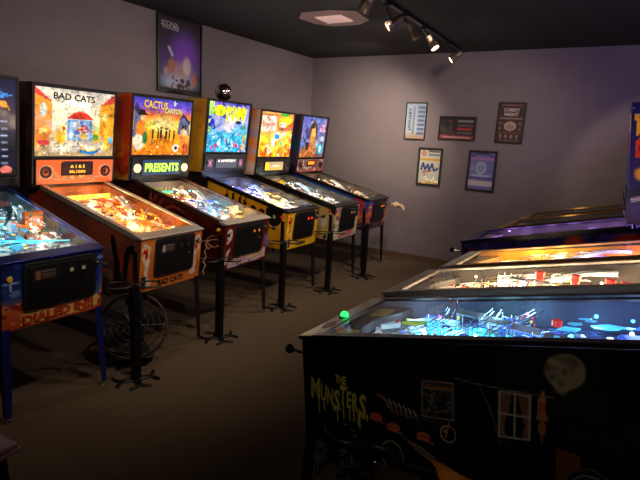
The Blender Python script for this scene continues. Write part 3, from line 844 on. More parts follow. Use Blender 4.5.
def c_disp(cv):
    cv.a[:] = (30, 50, 80); cv.text('PRESENTS', .5, .5, .66, (40, 70, 30), .93, 0, .05).text('PRESENTS', .5, .5, .6, (190, 255, 80), .90, 0, .035); return cv
def c_extra(R, pf, r):
    c2 = Canvas(20, 14, (240, 235, 210)).ell(.5, .5, .48, .46, (250, 245, 190), .1).strokes(6, pal((210, 60, 40),), (.2, .2, .8, .8), .6, .03, 3)
    k = link('sign_card', print_mesh('sign_card', c2, lambda a, b: (.09 + .13 * a, .30 + .02 * b, pfz(.30) + .03 + .06 * b), (0, -1, 0), art_mat('card print', .5)), pf, label='pale card with red script')
    MB().box(.088, .322, pfz(.3) + .02, .222, .326, pfz(.3) + .09).build('card_holder', WHITEP, pf)
    for i in range(5): MB().box(-.2 + .05 * i, .95, pfz(.95) + .05, -.17 + .05 * i, .965, pfz(.95) + .07).build('rear_lamp', LM('green' if i % 2 else 'cyan', 1), pf)
    cup = MB().lathe([(.035, .0), (.04, .015), (.037, .016), (.03, .004), (.001, .003)], 16, axis='z')
    cup.build('white_dish', WHITEP, pf, loc=(.10, .88, pfz(.88) + .06), rot=(.5, .3, 0))

# --- Tommy
def t_side(cv):
    cv.a[:] = (214, 148, 28); cv.blobs(20, pal((206, 138, 24), (222, 158, 38)), size=(.1, .3), seed=3, soft=.9)
    for i, x in enumerate((.44, .50, .57, .615)): cv.poly([(x - .022, .2), (x + .022, .2), (x + .016, .80), (x + .004, .97), (x - .004, .97), (x - .016, .80)], (22, 18, 16))
    for x in (.70, .78): cv.poly([(x - .03, .2), (x + .03, .2), (x + .03, .74), (x + .016, .84), (x - .02, .86), (x - .03, .78)], (22, 18, 16))
    cv.ell(.886, .84, .072, .30, (20, 18, 18), .05).ell(.888, .78, .012, .04, (180, 170, 160), .3)
    cv.poly([(.0, .0), (.0, 1), (.24, 1), (.30, .0)], (26, 22, 20))
    return cv
def t_front(cv):
    cv.a[:] = (228, 172, 30); cv.ell(.1, .78, .045, .1, (160, 50, 20), .3).ell(.09, .56, .04, .09, (40, 30, 30), .3).rect(.02, .04, .1, .3, (230, 220, 200)).rect(.1, .04, .16, .3, (24, 20, 20))
    cv.blobs(14, pal((240, 120, 30), (250, 200, 80)), (.0, .25, .18, .6), (.03, .07), 2); cv.rect(.9, .7, 1, .96, (30, 26, 26))
    cv.text('TOMMY', .5, .10, .12, (26, 20, 18), .34, 0, .04); return cv
def t_trans(cv):
    cv.vgrad([(0, (30, 110, 190)), (.3, (60, 190, 220)), (.6, (150, 170, 235)), (.85, (180, 170, 240)), (1, (90, 90, 200))])
    cv.poly([(0, .3), (0, 1), (.12, 1), (.06, .3)], (190, 240, 120)).blobs(40, pal((30, 50, 170), (120, 60, 200), (20, 20, 60)), (.08, .75, .9, 1), (.02, .06), 2).blobs(20, pal((40, 40, 190), (90, 200, 240)), (0, .1, .15, .8), (.03, .09), 4)
    cv.ell(.26, .83, .15, .11, (232, 232, 30), .1)
    cv.ell(.3, .56, .14, .14, (170, 180, 245), .3).ell(.5, .56, .12, .16, (236, 216, 230), .4).ell(.46, .62, .05, .06, (240, 200, 180), .4).poly([(.42, .7), (.58, .8), (.7, .7), (.66, .6), (.56, .62)], (240, 240, 240))
    for x0 in (.42, .56, .7, .83):
        cv.poly([(x0, .96), (x0 + .06, .94), (x0 + .05, .66), (x0 + .02, .60), (x0 - .01, .7)], (240, 232, 20)).poly([(x0 + .06, .9), (x0 + .12, .94), (x0 + .08, .7)], (236, 224, 24))
    cv.ell(.74, .62, .08, .03, (20, 20, 40), .3).ell(.88, .52, .06, .05, (20, 150, 110), .3)
    cv.poly([(.0, .0), (.0, .42), (.16, .3), (.3, .4), (.42, .22), (.6, .4), (.75, .24), (.9, .4), (1, .3), (1, 0)], (40, 170, 215), .8)
    for x in (.3, .42, .5): cv.rect(x, .04, x + .05, .34, (100, 200, 240)).rect(x + .05, .04, x + .065, .3, (20, 50, 110))
    cv.blobs(70, pal((20, 60, 150), (240, 250, 255), (70, 210, 240), (30, 30, 90), (210, 60, 120)), (0, 0, 1, .4), (.01, .04), 7).strokes(60, pal((240, 250, 255), (20, 40, 120), (80, 220, 250)), (0, .02, 1, .5), .16, .006, 5)
    cv.ell(.22, .13, .03, .05, (230, 40, 90), .3).ell(.72, .14, .035, .05, (230, 50, 90), .3).ell(.92, .12, .05, .1, (230, 190, 150), .3).ell(.93, .3, .04, .1, (200, 160, 60), .3)
    cv.text('THE WHO', .26, .86, .05, (40, 40, 20), .18).text('WHO\'S', .26, .79, .05, (40, 40, 20), .15) if False else None
    cv.text('TOMMY', .67, .80, .22, (250, 240, 30), .52, -.02, .02)
    return cv
def t_panel(cv):
    cv.a[:] = (36, 36, 42)
    for x in (.12, .86):
        cv.ell(x, .45, .06, .24, (40, 50, 90), .1)
        cv.line([(x - .05, .45), (x + .05, .45)], .04, (210, 60, 60)).line([(x, .22), (x, .68)], .05, (210, 60, 60)).line([(x - .04, .25), (x + .04, .65)], .02, (210, 210, 220)).line([(x - .04, .65), (x + .04, .25)], .02, (210, 210, 220))
    return cv
def t_disp(cv): cv.a[:] = (64, 64, 74); return cv.text('A MYSTERY', .5, .76, .26, (255, 240, 220), .88, 0, .03)
def t_extra(R, pf, r): pass

# --- Simpsons
def s_side(cv):
    cv.a[:] = (200, 164, 90); cv.blobs(70, pal((226, 180, 50), (214, 200, 170), (190, 70, 40), (60, 60, 90), (30, 28, 26), (230, 200, 90)), size=(.03, .14), seed=6, soft=.2)
    cv.rect(0, .9, 1, 1, (30, 28, 28)); return cv
def s_front(cv):
    cv.a[:] = (206, 196, 160); cv.blobs(40, pal((214, 160, 60), (180, 60, 50), (230, 224, 200), (120, 80, 110)), (0, .2, .2, 1), (.02, .08), 4)
    cv.blobs(30, pal((230, 70, 120), (235, 200, 60), (150, 60, 140), (220, 214, 190)), (.1, .0, .95, .2), (.02, .06), 3); cv.rect(.86, .6, .98, .95, (40, 36, 36)).rect(.02, .1, .1, .3, (220, 216, 200))
    cv.text('SIMPSONS', .55, .10, .12, (200, 40, 110), .6, .04, .03); return cv
def s_trans(cv):
    cv.vgrad([(0, (250, 190, 30)), (.5, (255, 214, 90)), (.7, (240, 140, 60)), (1, (250, 170, 90))])
    cv.rect(.02, .56, .46, .92, (246, 224, 196)).rect(.02, .92, .46, .96, (200, 120, 50)).ell(.74, .82, .22, .15, (250, 215, 30), .15).ell(.62, .74, .05, .06, (250, 250, 240), .2).ell(.72, .74, .05, .06, (250, 250, 240), .2).ell(.62, .74, .012, .02, (20, 20, 20)).ell(.72, .74, .012, .02, (20, 20, 20)).poly([(.5, .95), (.62, 1), (.86, 1), (.78, .93)], (70, 170, 60)).poly([(.78, .7), (1, .86), (1, .68)], (230, 90, 40)).ell(.75, .64, .2, .04, (200, 100, 80), .4)
    cv.blobs(60, pal((255, 220, 60), (255, 240, 200), (240, 130, 20), (255, 250, 230), (220, 90, 20)), (0, 0, 1, .56), (.03, .09), 3, .4)
    cv.ell(.52, .46, .08, .06, (50, 120, 220), .2).ell(.46, .5, .03, .03, (50, 120, 220), .2).ell(.68, .3, .035, .05, (30, 190, 160), .2).ell(.85, .4, .06, .1, (255, 220, 60), .3).ell(.2, .36, .07, .12, (255, 216, 40), .3).ell(.88, .15, .05, .07, (240, 190, 60), .2)
    cv.text('The', .2, .85, .09, (180, 60, 40), .14, 0, .02).text('Simpsons', .24, .72, .14, (200, 60, 40), .38, .08, .02)
    return cv
def s_disp(cv): return cv.vgrad([(0, (190, 150, 90)), (1, (150, 130, 100))]).rect(.0, .1, .2, .9, (250, 180, 20)).rect(.22, .12, .8, .26, (250, 150, 30)).ell(.6, .5, .2, .12, (210, 190, 160), .6)
# --- last of the row
def g_side(cv): return cv.vgrad([(0, (40, 30, 60)), (.35, (190, 90, 60)), (.65, (50, 74, 150)), (1, (46, 76, 160))]).blobs(16, pal((200, 60, 90), (230, 140, 60)), (.8, .1, 1, .7), (.04, .14), 3).ell(.9, .85, .05, .2, (180, 40, 60), .3)
def g_front(cv):
    cv.vgrad([(0, (30, 30, 50)), (.25, (170, 60, 50)), (.55, (226, 110, 50)), (.8, (120, 90, 160)), (1, (70, 90, 170))]); cv.ell(.12, .8, .07, .12, (180, 40, 90), .3).ell(.1, .35, .08, .14, (190, 70, 90), .3); return cv.strokes(12, pal((30, 30, 50), (240, 170, 90)), (0, 0, 1, .5), .3, .02, 4)
def g_trans(cv):
    cv.vgrad([(0, (120, 80, 90)), (.3, (130, 140, 180)), (1, (86, 96, 190))]); cv.blobs(36, pal((90, 130, 210), (150, 140, 210), (190, 190, 230), (60, 60, 130)), (0, .3, 1, 1), (.05, .14), 3, .8)
    cv.ell(.47, .62, .17, .28, (70, 50, 50), .15).ell(.48, .5, .12, .28, (220, 150, 70), .3).ell(.48, .62, .08, .13, (235, 175, 95), .3).ell(.44, .78, .06, .06, (50, 36, 36), .4).poly([(.0, .0), (.1, .22), (.3, .34), (.66, .3), (.7, .0)], (200, 110, 50)).ell(.28, .28, .07, .1, (40, 30, 34), .3).line([(.08, .5), (.26, .3)], .02, (30, 26, 34))
    cv.ell(.83, .22, .15, .14, (40, 180, 210), .2).ell(.84, .22, .06, .09, (240, 250, 255), .5).ell(.87, .72, .1, .1, (226, 150, 200), .5).rect(.74, .66, .98, .7, (250, 215, 240)).rect(.78, .8, .98, .84, (250, 170, 190)).ell(.86, .48, .12, .07, (210, 210, 250), .5)
    cv.blobs(30, pal((60, 30, 30), (230, 160, 90), (160, 80, 50)), (0, 0, .7, .26), (.02, .05), 8); return cv
def g_panel(cv): return cv.vgrad([(0, (150, 60, 60)), (1, (130, 90, 90))]).rect(.03, .06, .97, .94, (96, 66, 66)).blobs(40, pal((190, 170, 160), (60, 40, 50), (200, 110, 100)), size=(.03, .12), seed=3).rect(.34, .4, .68, .9, (40, 20, 20))
def g_disp(cv): return cv.vgrad([(0, (150, 60, 10)), (.5, (255, 160, 30)), (1, (170, 70, 10))])

# --- Munsters (near right): side seen from the player's right, front at a=0
def m_side(cv):
    cv.a[:] = (9, 9, 11)
    cv.rect(.49, .62, .67, 1.0, (20, 21, 21))
    cv.ell(.617, .877, .036, .098, (132, 122, 98), .1)
    cv.blobs(22, pal((98, 90, 72), (140, 130, 104), (112, 104, 84)), (.592, .80, .642, .95), (.015, .045), 5, .6)
    # window with curtains
    cv.rect(.495, .455, .555, .725, (20, 17, 17)); cv.poly([(.497, .72), (.519, .72), (.513, .60), (.500, .50), (.497, .50)], (112, 78, 62)).poly([(.554, .72), (.532, .72), (.540, .60), (.552, .50), (.554, .50)], (112, 78, 62)).poly([(.497, .46), (.508, .46), (.506, .58), (.497, .58)], (118, 82, 64)).poly([(.554, .47), (.543, .47), (.545, .58), (.554, .58)], (118, 82, 64))
    for a, b in (((.495, .452), (.495, .728)), ((.555, .468), (.555, .724)), ((.495, .452), (.555, .468)), ((.495, .728), (.555, .724)), ((.526, .46), (.526, .726)), ((.495, .595), (.555, .60))): cv.line([a, b], .0062, (172, 162, 152))
    # roof line, rope, carriage lamp
    cv.line([(.40, .78), (.43, .765), (.50, .745), (.60, .73)], .004, (120, 110, 104)).line([(.455, .75), (.478, .60), (.493, .47)], .004, (110, 100, 94)).line([(.5785, .47), (.5785, .76)], .006, (140, 94, 66))
    cv.poly([(.571, .715), (.5785, .745), (.586, .715), (.586, .63), (.571, .63)], (176, 110, 76)).ell(.5785, .61, .012, .022, (160, 98, 68), .3).ell(.5785, .55, .008, .04, (150, 90, 62), .3).ell(.5785, .745, .004, .014, (170, 110, 80), .3).rect(.574, .64, .576, .70, (60, 30, 24)).rect(.581, .64, .583, .70, (60, 30, 24))
    cv.rect(.496, .40, .50, .43, (80, 70, 60)).rect(.508, .395, .511, .43, (80, 70, 60))
    # carved panel on the coach
    cv.rect(.325, .475, .397, .735, (40, 38, 38)); cv.strokes(34, pal((104, 98, 92), (70, 66, 64), (24, 22, 22)), (.33, .48, .392, .68), .06, .005, 3)
    for a, b in (((.325, .475), (.325, .735)), ((.397, .49), (.397, .742)), ((.325, .735), (.397, .742)), ((.325, .475), (.397, .49))): cv.line([a, b], .005, (140, 122, 112))
    cv.rect(.328, .69, .395, .715, (120, 66, 48)).line([(.326, .685), (.396, .692)], .004, (150, 130, 118))
    # engine with pipes
    cv.line([(.213, .572), (.228, .56), (.238, .53), (.240, .49)], .009, (150, 96, 74))
    for q in range(6): cv.line([(.241 + .0125 * q, .555 - .011 * q), (.247 + .0125 * q, .53 - .012 * q), (.252 + .0125 * q, .45 - .008 * q)], .0055, (176, 164, 148)); cv.line([(.246 + .0125 * q, .50 - .01 * q), (.251 + .0125 * q, .44 - .008 * q)], .009, (110, 62, 48))
    cv.poly([(.225, .47), (.24, .43), (.32, .38), (.385, .41), (.395, .45), (.36, .44), (.32, .43), (.28, .44)], (26, 24, 26)).line([(.30, .44), (.35, .455), (.385, .44)], .006, (60, 58, 60))
    # lanterns
    for x, yy in ((.208, .385), (.253, .335), (.328, .325)): cv.ell(x, yy, .017, .034, (190, 92, 42), .2); cv.line([(x - .018, yy - .026), (x + .022, yy - .036)], .007, (170, 92, 54)); cv.line([(x - .012, yy), (x + .012, yy)], .003, (120, 50, 24))
    # wheels
    cv.ell(.385, .385, .019, .062, (170, 132, 102), .06).ell(.386, .387, .0155, .05, (12, 12, 12), .06).line([(.388, .47), (.384, .42), (.38, .36)], .005, (170, 132, 100)).ell(.38, .4, .004, .012, (180, 140, 110), .3)
    cv.ell(.248, .095, .030, .13, (120, 114, 106), .05).ell(.248, .095, .0265, .112, (14, 14, 14), .05).ell(.249, .105, .009, .035, (200, 100, 44), .4).line([(.249, .02), (.249, .17)], .003, (130, 90, 60)).line([(.232, .09), (.266, .11)], .003, (130, 90, 60))
    # exhaust pipes and flame
    for q in range(4): cv.line([(.281 + .013 * q, .275 - .012 * q), (.318 + .011 * q, .19), (.352 + .006 * q, .15 - .004 * q)], .0048, (150, 120, 96))
    cv.poly([(.345, .16), (.37, .165), (.41, .13), (.47, .10), (.47, .02), (.37, .0), (.36, .10)], (200, 110, 44)).ell(.39, .08, .03, .05, (235, 150, 60), .7)
    cv.line([(.28, .06), (.345, .085)], .003, (120, 90, 70))
    cv.poly([(.605, .46), (.648, .44), (.652, .28), (.605, .27)], (96, 56, 26))
    for q, c in ((.052, 70), (.042, 110), (.034, 84)): cv.ell(.668, .22, q, q * 3.1, (c, c, c - 4), .03).ell(.668, .22, q - .0035, (q - .0035) * 3.1, (10, 10, 10), .03)
    cv.blobs(14, pal((26, 18, 18), (34, 20, 18)), (.60, .5, .75, .8), (.03, .09), 9, .9)
    g = (178, 166, 66)
    for t, x, y, h, w in (('T', .101, .655, .075, .010), ('H', .112, .650, .07, .011), ('E', .123, .648, .075, .009),
        ('M', .036, .53, .21, .027), ('U', .060, .50, .17, .017), ('N', .079, .48, .17, .017), ('S', .099, .46, .19, .018), ('T', .117, .505, .18, .018), ('E', .134, .48, .15, .013), ('R', .151, .47, .16, .016), ('S', .172, .455, .20, .019)):
        cv.text(t, x, y, h, g, w, -.04, .03)
    for x, y0, y1 in ((.028, .45, .33), (.044, .43, .29), (.060, .43, .33), (.088, .41, .34), (.099, .38, .26), (.117, .43, .30), (.134, .42, .30), (.146, .41, .30), (.158, .40, .27), (.162, .38, .24), (.183, .38, .33)): cv.line([(x, y0), (x, y1)], .0065, g)
    cv.line([(.088, .375), (.095, .36), (.108, .375)], .007, g).line([(.163, .36), (.172, .345), (.183, .37)], .007, g).line([(.112, .60), (.130, .585)], .007, g)
    for x, y in ((.119, .245), (.141, .21), (.147, .17)): cv.line([(x - .003, y), (x + .004, y - .006)], .006, (150, 142, 100))
    return cv
def m_extra(R, pf, r):
    # action button on the lockdown bar
    bz = railz(.03)
    ab_ = MB().lathe([(.021, 0), (.021, .010), (.016, .011)], 18).build('action_button', BLACK, R, loc=(.035, .032, ZF - .001), label='dome button glowing green')
    MB().lathe([(.017, .011), (.016, .020), (.010, .027), (.001, .029)], 18).build('dome', LM('green', 1), ab_)
    c2 = Canvas(14, 6, (200, 90, 90)).rect(.5, .1, .95, .9, (170, 150, 160)).rect(.05, .2, .4, .8, (240, 120, 60))
    link('sticker', print_mesh('sticker', c2, lambda a, b: (.105 + .08 * a, .02 + .028 * b, ZF + .0025 + (.02 + .028 * b - .012) * .23), (0, 0, 1), art_mat('card print', .5)), R, label='pink and orange sticker')
    for q in range(3):
        pts = [(-.2 + .42 * t, .40 + .14 * q + .04 * math.sin(3 * t + q), pfz(.5) + .075 + .015 * q) for t in [i / 12 for i in range(13)]]
        k = MB()
        for oy, oz in ((-.012, 0), (.012, 0), (-.016, .012), (.016, .012)): k.tube([(a, b + oy, c + oz) for a, b, c in pts], .0017, 5)
        k.build('wire_ramp', CHROME, pf)
    bank(pf, -.08, .34, 9, 'cyan', hh=.055, seed=1); bank(pf, .08, .36, 8, 'cyan', hh=.05, seed=2); bank(pf, -.02, .52, 10, 'cyan', .010, hh=.06, seed=3); bank(pf, .06, .74, 10, 'purple', .006, hh=.06, seed=4); bank(pf, -.15, .60, 8, 'blue', hh=.06, seed=5)
    for q in range(4): clear_box(pf, -.15 + .07 * q, .45 + .11 * q, .07, .09, .07, CLEARP)
    MB().lathe([(.016, 0), (.016, .02), (.001, .022)], 8).build('target_cap', LIT('red', .8), pf, loc=(-.02, .80, pfz(.8) + .08), label='red cap')
    for q, x in enumerate((-.15, -.11)): MB().tube([(x, .22, pfz(.22) + .02), (x + .01, .31, pfz(.3) + .022)], .007, 8).build('lane_guide', mat('lime rubber', (190, 210, 40), .4), pf, label='lime coloured guide rail')
def bank(pf, x0, y0, n, key, dx=.012, dy=.018, hh=.05, seed=1):
    r = random.Random(seed)
    k = MB()
    for i in range(n):
        x, y = x0 + dx * i + r.uniform(-.004, .004), y0 + dy * i; z = pfz(y); h_ = hh * r.uniform(.6, 1.1)
        k.box(x - .005, y - .004, z, x + .005, y + .004, z + h_)
    k.build('lit_post_bank', LM(key, 1), pf)
    k = MB(); xe, ye = x0 + dx * (n - 1), y0 + dy * (n - 1)
    for q in (.35, .7, 1.05): k.tube([(x0, y0, pfz(y0) + hh * q), (xe, ye, pfz(ye) + hh * q)], .0022, 5)
    for q in range(0, n, 2): k.tube([(x0 + dx * q, y0 + dy * q, pfz(y0)), (x0 + dx * q, y0 + dy * q, pfz(y0 + dy * q) + hh * 1.3)], .0016, 5)
    k.build('wire_guard', CHROME, pf)
def clear_box(pf, x, y, w, d, h_, m):
    k = MB(); z = pfz(y) + .01; t = .003
    for q in (0, h_): k.box(x, y, z + q, x + w, y + d, z + q + t)
    for a, b in ((0, 0), (w - t, 0), (0, d - t), (w - t, d - t)): k.box(x + a, y + b, z, x + a + t, y + b + t, z + h_)
    k.build('clear_box', m, pf)
def r2_extra(R, pf, r):
    for q, (x, y) in enumerate(((-.12, .62), (-.05, .78), (.02, .92), (.08, .98))):
        MB().lathe([(.018, 0), (.018, .02), (.022, .02), (.022, .045), (.001, .046)], 8).build('target_cap', LIT('red', .8), pf, loc=(x, y, pfz(y) + .06), label='red domed cap')
    bank(pf, .02, .36, 8, 'warm', hh=.07, seed=3); bank(pf, -.16, .42, 9, 'white', hh=.07, seed=4); bank(pf, .1, .6, 8, 'yellow', -.01, hh=.08, seed=5)
    for q in range(4): clear_box(pf, -.1 + .05 * q, .5 + .1 * q, .05, .08, .07, [CLEARP, WHITEP, YELP, CLEARP][q])

    MB().box(.2, .16, pfz(.2) + .03, .255, .46, pfz(.3) + .034).build('plastic', WHITEP, pf)

# ------------------------------------------------------------------ the machines
GL, GR = 'pinball machines along the poster wall', 'pinball machines with their heads to the opposite wall'
flat = lambda *c: (lambda cv: cv.vgrad([(0, c[0]), (1, c[-1])]))
def flame(base, hot, n=22, seed=1, bottom=None):
    def f(cv):
        cv.a[:] = base; cv.blobs(n, hot, size=(.06, .2), seed=seed, soft=.5)
        if bottom: cv.rect(0, 0, 1, .5, bottom)
        return cv
    return f
M = {}
M['dialed'] = machine(dict(lk=1.05, row='left', seed=1, group=GL, pos=(-1.475, 2.729), yaw=56.9, label='pinball machine with dark blue cabinet and legs reading DIALED IN!!',
    side=d_side, front=d_front, trans=d_trans, head_side=flame((14, 18, 30), pal((24, 40, 60), (12, 14, 24))), lock=mat('blue metal flake', (38, 52, 130), .25, .8), rail=mat('blue metal flake', (38, 52, 130), .25, .8), leg=mat('blue powder coat', (18, 24, 92), .4),
    trans_box=(1.25, 1.868, .333), glow=1.0, card=True, slot=mat('dim green slot', (130, 140, 90), .4, emit=.25), door=(.03, .42, .27), speaker_r=.02, speaker_x=.30, plunger_kind='ball',
    pf=playfield((50, 90, 90), [(0, .35, pal((40, 140, 150), (220, 225, 220), (150, 120, 100), (20, 60, 90), (190, 60, 50))), (.35, .7, pal((30, 110, 110), (230, 150, 50), (240, 235, 225), (30, 50, 60), (200, 60, 50))), (.7, 1, pal((20, 50, 60), (30, 80, 90), (10, 20, 30)))]),
    pal=dict(zk=[(.5, ['cyan', 'white']), (.75, ['orange', 'white', 'cyan']), (2, ['cyan'])], apron=mat('brown apron', (110, 84, 78), .35, coat=.5), bulbs=['cyan', 'white', 'cyan', 'blue'], inserts=['cyan', 'white', 'yellow', 'blue'], caps=[BLUEP, CLEARP, WHITEP], plastics=[CLEARP, WHITEP, mat('teal plastic', (60, 170, 160), .3)], lamp='cyan', lit=[LIT('cyan'), LIT('white'), LIT('orange')]),
    lights=lights((-.15, .35, .09, CYAN, .9), (.12, .45, .1, WHT, 1.0), (0, .75, .1, CYAN, .35), (.17, .30, .1, WHT, .5)), extra=d_extra))
M['badcats'] = machine(dict(up=-.012, lk=1.3, row='left', seed=2, group=GL, pos=(-1.059, 3.512), yaw=60.5, label='pinball machine with orange front reading BAD CATS and brown side',
    side=b_side, front=b_front, trans=b_trans, panel=b_panel, disp=b_disp, disp_box=(.25, .085, .02), speaker_m=mat('dark maroon grille', (60, 24, 30), .6), speaker_x=.255, speaker_r=.045, glow=1.1, panel_glow=.35,
    head_side=flame((58, 38, 40), pal((50, 30, 32), (70, 46, 46))), body=BLACK, plunger_kind='claw', knob=mat('tan resin', (140, 100, 84), .6), start=REDP, flip=BLACK, slot=mat('steel slot', (60, 56, 54), .4), cardcol=(170, 160, 160),
    pf=playfield((200, 90, 30), [(0, .4, pal((240, 150, 40), (255, 200, 90), (210, 70, 20), (250, 230, 180), (120, 50, 20))), (.4, .75, pal((220, 50, 30), (240, 110, 40), (250, 220, 190), (90, 40, 30), (240, 180, 60))), (.75, 1, pal((190, 90, 40), (240, 190, 120), (110, 60, 60), (230, 230, 220)))]),
    pal=dict(zk=[(.5, ['yellow', 'orange']), (.78, ['red', 'orange', 'white']), (2, ['orange', 'white'])], apron=mat('tan apron', (176, 130, 76), .3, coat=.6), card=(200, 150, 90), bulbs=['orange', 'warm', 'yellow'], inserts=['orange', 'yellow', 'red'], caps=[REDP, WHITEP, YELP], plastics=[WHITEP, YELP, REDP, mat('orange plastic', (220, 110, 30), .4)], lamp='orange', nb=18, lit=[LIT('yellow'), LIT('orange'), LIT('red'), LIT('white')]),
    blade=mat('amber inner blade', (150, 78, 30), .7), lights=lights((-.12, .32, .09, ORG, 1.0), (.13, .40, .09, ORG, 1.2), (-.12, .6, .1, WARM, 1.0), (.12, .72, .1, ORG, 1.0), (-.08, .88, .09, WARM, .9)), extra=b_extra))
M['cactus'] = machine(dict(lk=1.35, row='left', seed=3, group=GL, pos=(-0.638, 4.232), yaw=59.2, label='pinball machine with dark maroon cabinet and lit green PRESENTS display',
    side=c_side, front=c_front, trans=c_trans, disp=c_disp, disp_box=(.44, .135, .005), speaker_m=LM('warm', 1), speaker_x=.277, speaker_r=.038, glow=1.1,
    head_side=flame((206, 110, 40), pal((190, 60, 24), (226, 160, 60), (150, 40, 20)), seed=4), rail=mat('bronze metal', (120, 80, 66), .3, .8), lock=STEEL, plunger_kind='ball', start=BLACK, flip=YELP, slot=mat('amber coin slot', (220, 120, 30), .4, emit=.6), card=False,
    pf=playfield((150, 110, 70), [(0, .35, pal((230, 170, 60), (250, 220, 150), (200, 80, 40), (120, 80, 50))), (.3, .65, pal((40, 100, 220), (130, 200, 240), (200, 190, 230), (60, 60, 140), (240, 240, 250))), (.62, 1, pal((170, 90, 60), (220, 190, 150), (110, 60, 50), (200, 60, 40), (120, 140, 90)))]),
    pal=dict(zk=[(.42, ['yellow', 'orange', 'red']), (.70, ['blue', 'cyan', 'lilac']), (2, ['white', 'orange', 'red'])], apron=mat('tan grey apron', (140, 118, 96), .3, coat=.5), bulbs=['white', 'blue', 'cyan', 'yellow'], inserts=['yellow', 'blue', 'red', 'white'], plastics=[WHITEP, CLEARP, REDP, BLUEP], lamp='warm', lit=[LIT('cyan'), LIT('yellow'), LIT('blue'), LIT('orange')]),
    blade=mat('grey brown blade', (110, 92, 80), .4), lights=lights((.0, .30, .09, YEL, .9), (-.1, .50, .09, BLU, 1.4), (.12, .55, .1, CYAN, 1.1), (-.1, .85, .1, WHT, .6), (.12, .85, .1, WARM, .5)), extra=c_extra))
M['tommy'] = machine(dict(pfk=1.5, up=.045, lk=2.7, row='left', seed=4, group=GL, pos=(-0.205, 5.081), yaw=59.1, label='pinball machine with bright yellow cabinet and TOMMY lettering',
    side=t_side, front=t_front, trans=t_trans, panel=t_panel, disp=t_disp, disp_box=(.33, .10, -.01), speaker_x=.30, speaker_r=.012, glow=1.1, trans_box=(1.36, 1.872, .315),
    head_side=flame((216, 150, 30), pal((206, 136, 24), (226, 164, 40)), seed=5, bottom=None), rail=BLACK, lock=BLACK, plunger_kind='ball', start=REDP, slot=LM('red', 1), card=False,
    pf=playfield((100, 100, 140), [(0, .25, pal((200, 180, 220), (230, 200, 150), (150, 120, 180), (240, 240, 240))), (.2, .55, pal((250, 210, 60), (250, 240, 200), (200, 150, 60), (130, 150, 230))), (.5, 1, pal((70, 90, 210), (150, 160, 240), (40, 40, 110), (200, 200, 240), (120, 90, 160)))]),
    pal=dict(zk=[(.38, ['white', 'lilac']), (.66, ['yellow', 'yellow', 'white']), (2, ['blue', 'lilac', 'blue'])], apron=mat('dark grey apron', (70, 58, 54), .35), bulbs=['white', 'blue', 'yellow'], inserts=['yellow', 'white', 'purple'], caps=[YELP, WHITEP, BLUEP], plastics=[CLEARP, YELP, BLUEP, WHITEP], lamp='white', np=40, lit=[LIT('yellow'), LIT('lilac'), LIT('blue'), LIT('white')]),
    lights=lights((.0, .25, .09, WHT, .8), (-.1, .42, .09, YEL, 1.3), (.1, .5, .1, YEL, 1.0), (-.1, .75, .1, BLU, 1.3), (.12, .8, .1, (.5, .55, 1), 1.1)), extra=t_extra))
M['simpsons'] = machine(dict(pfk=1.4, lk=2.5, row='left', seed=5, group=GL, pos=(0.264, 5.694), yaw=59.6, label='pinball machine with cream and yellow patchwork cabinet and yellow cartoon backglass',
    side=s_side, front=s_front, trans=s_trans, disp=s_disp, disp_box=(.36, .10, 0), speaker_x=.30, speaker_r=.012, glow=1.2, trans_box=(1.36, 1.872, .32),
    head_side=flame((170, 130, 96), pal((190, 150, 120), (120, 70, 50), (200, 110, 50), (150, 120, 120)), seed=6), rail=BLACK, lock=BLACK, plunger_kind='ball', slot=mat('orange label', (230, 150, 90), .4, emit=.3), card=False,
    pf=playfield((120, 126, 124), [(0, .6, pal((200, 205, 205), (90, 100, 100), (240, 240, 235), (190, 80, 70), (60, 70, 70))), (.5, 1, pal((130, 190, 190), (230, 190, 90), (90, 130, 160), (70, 60, 60), (220, 220, 210)))]),
    pal=dict(zk=[(.7, ['white', 'white', 'red']), (2, ['cyan', 'white', 'yellow'])], apron=BLACK, bulbs=['white', 'white', 'yellow'], inserts=['white', 'yellow', 'red'], caps=[YELP, WHITEP, REDP], plastics=[WHITEP, CLEARP, YELP], lamp='white', np=38, lit=[LIT('white'), LIT('yellow'), LIT('white', .7)]),
    lights=lights((.0, .3, .09, WHT, .9), (-.1, .55, .09, WHT, .9), (.1, .75, .1, CYAN, .6), (-.1, .85, .1, WARM, .6)),
    extra=lambda R, pf, r: MB().sphere((0, 0, 0), .04, 10, sz=1.15).build('yellow_dome', YELP, pf, loc=(-.06, .90, pfz(.9) + .08))))
M['last'] = machine(dict(lk=7, row='left', seed=6, group=GL, pos=(0.687, 6.456), yaw=59.6, label='pinball machine with blue and orange cabinet, nearest the back wall beside the yellow cartoon one',
    side=g_side, front=g_front, trans=g_trans, panel=g_panel, disp=g_disp, disp_box=(.16, .055, .03), speaker_x=.26, speaker_r=.04, glow=.85, panel_glow=.1, trans_box=(1.35, 1.872, .30),
    head_side=flame((30, 26, 34), pal((70, 40, 60), (30, 60, 90))), rail=BLACK, lock=BLACK, plunger_kind='hand', slot=mat('orange glow slot', (240, 110, 40), .4, emit=1.5), card=False,
    pf=playfield((104, 84, 66), [(0, 1, pal((170, 140, 110), (90, 70, 60), (200, 180, 150), (170, 50, 40), (60, 50, 45), (220, 200, 170)))]),
    pal=dict(zk=[(2, ['white', 'orange'])], apron=mat('grey brown apron', (90, 84, 78), .35), bulbs=['warm'], inserts=['red', 'warm'], plastics=[WHITEP, CLEARP, mat('tan plastic', (180, 150, 110), .4)], lamp='warm', nb=6),
    lights=lights((.0, .4, .09, WARM, .35), (-.05, .75, .09, WARM, .45))))
m_trans = flame((60, 70, 160), pal((120, 60, 200), (200, 200, 240), (30, 30, 70), (220, 90, 50)), 60, 3)
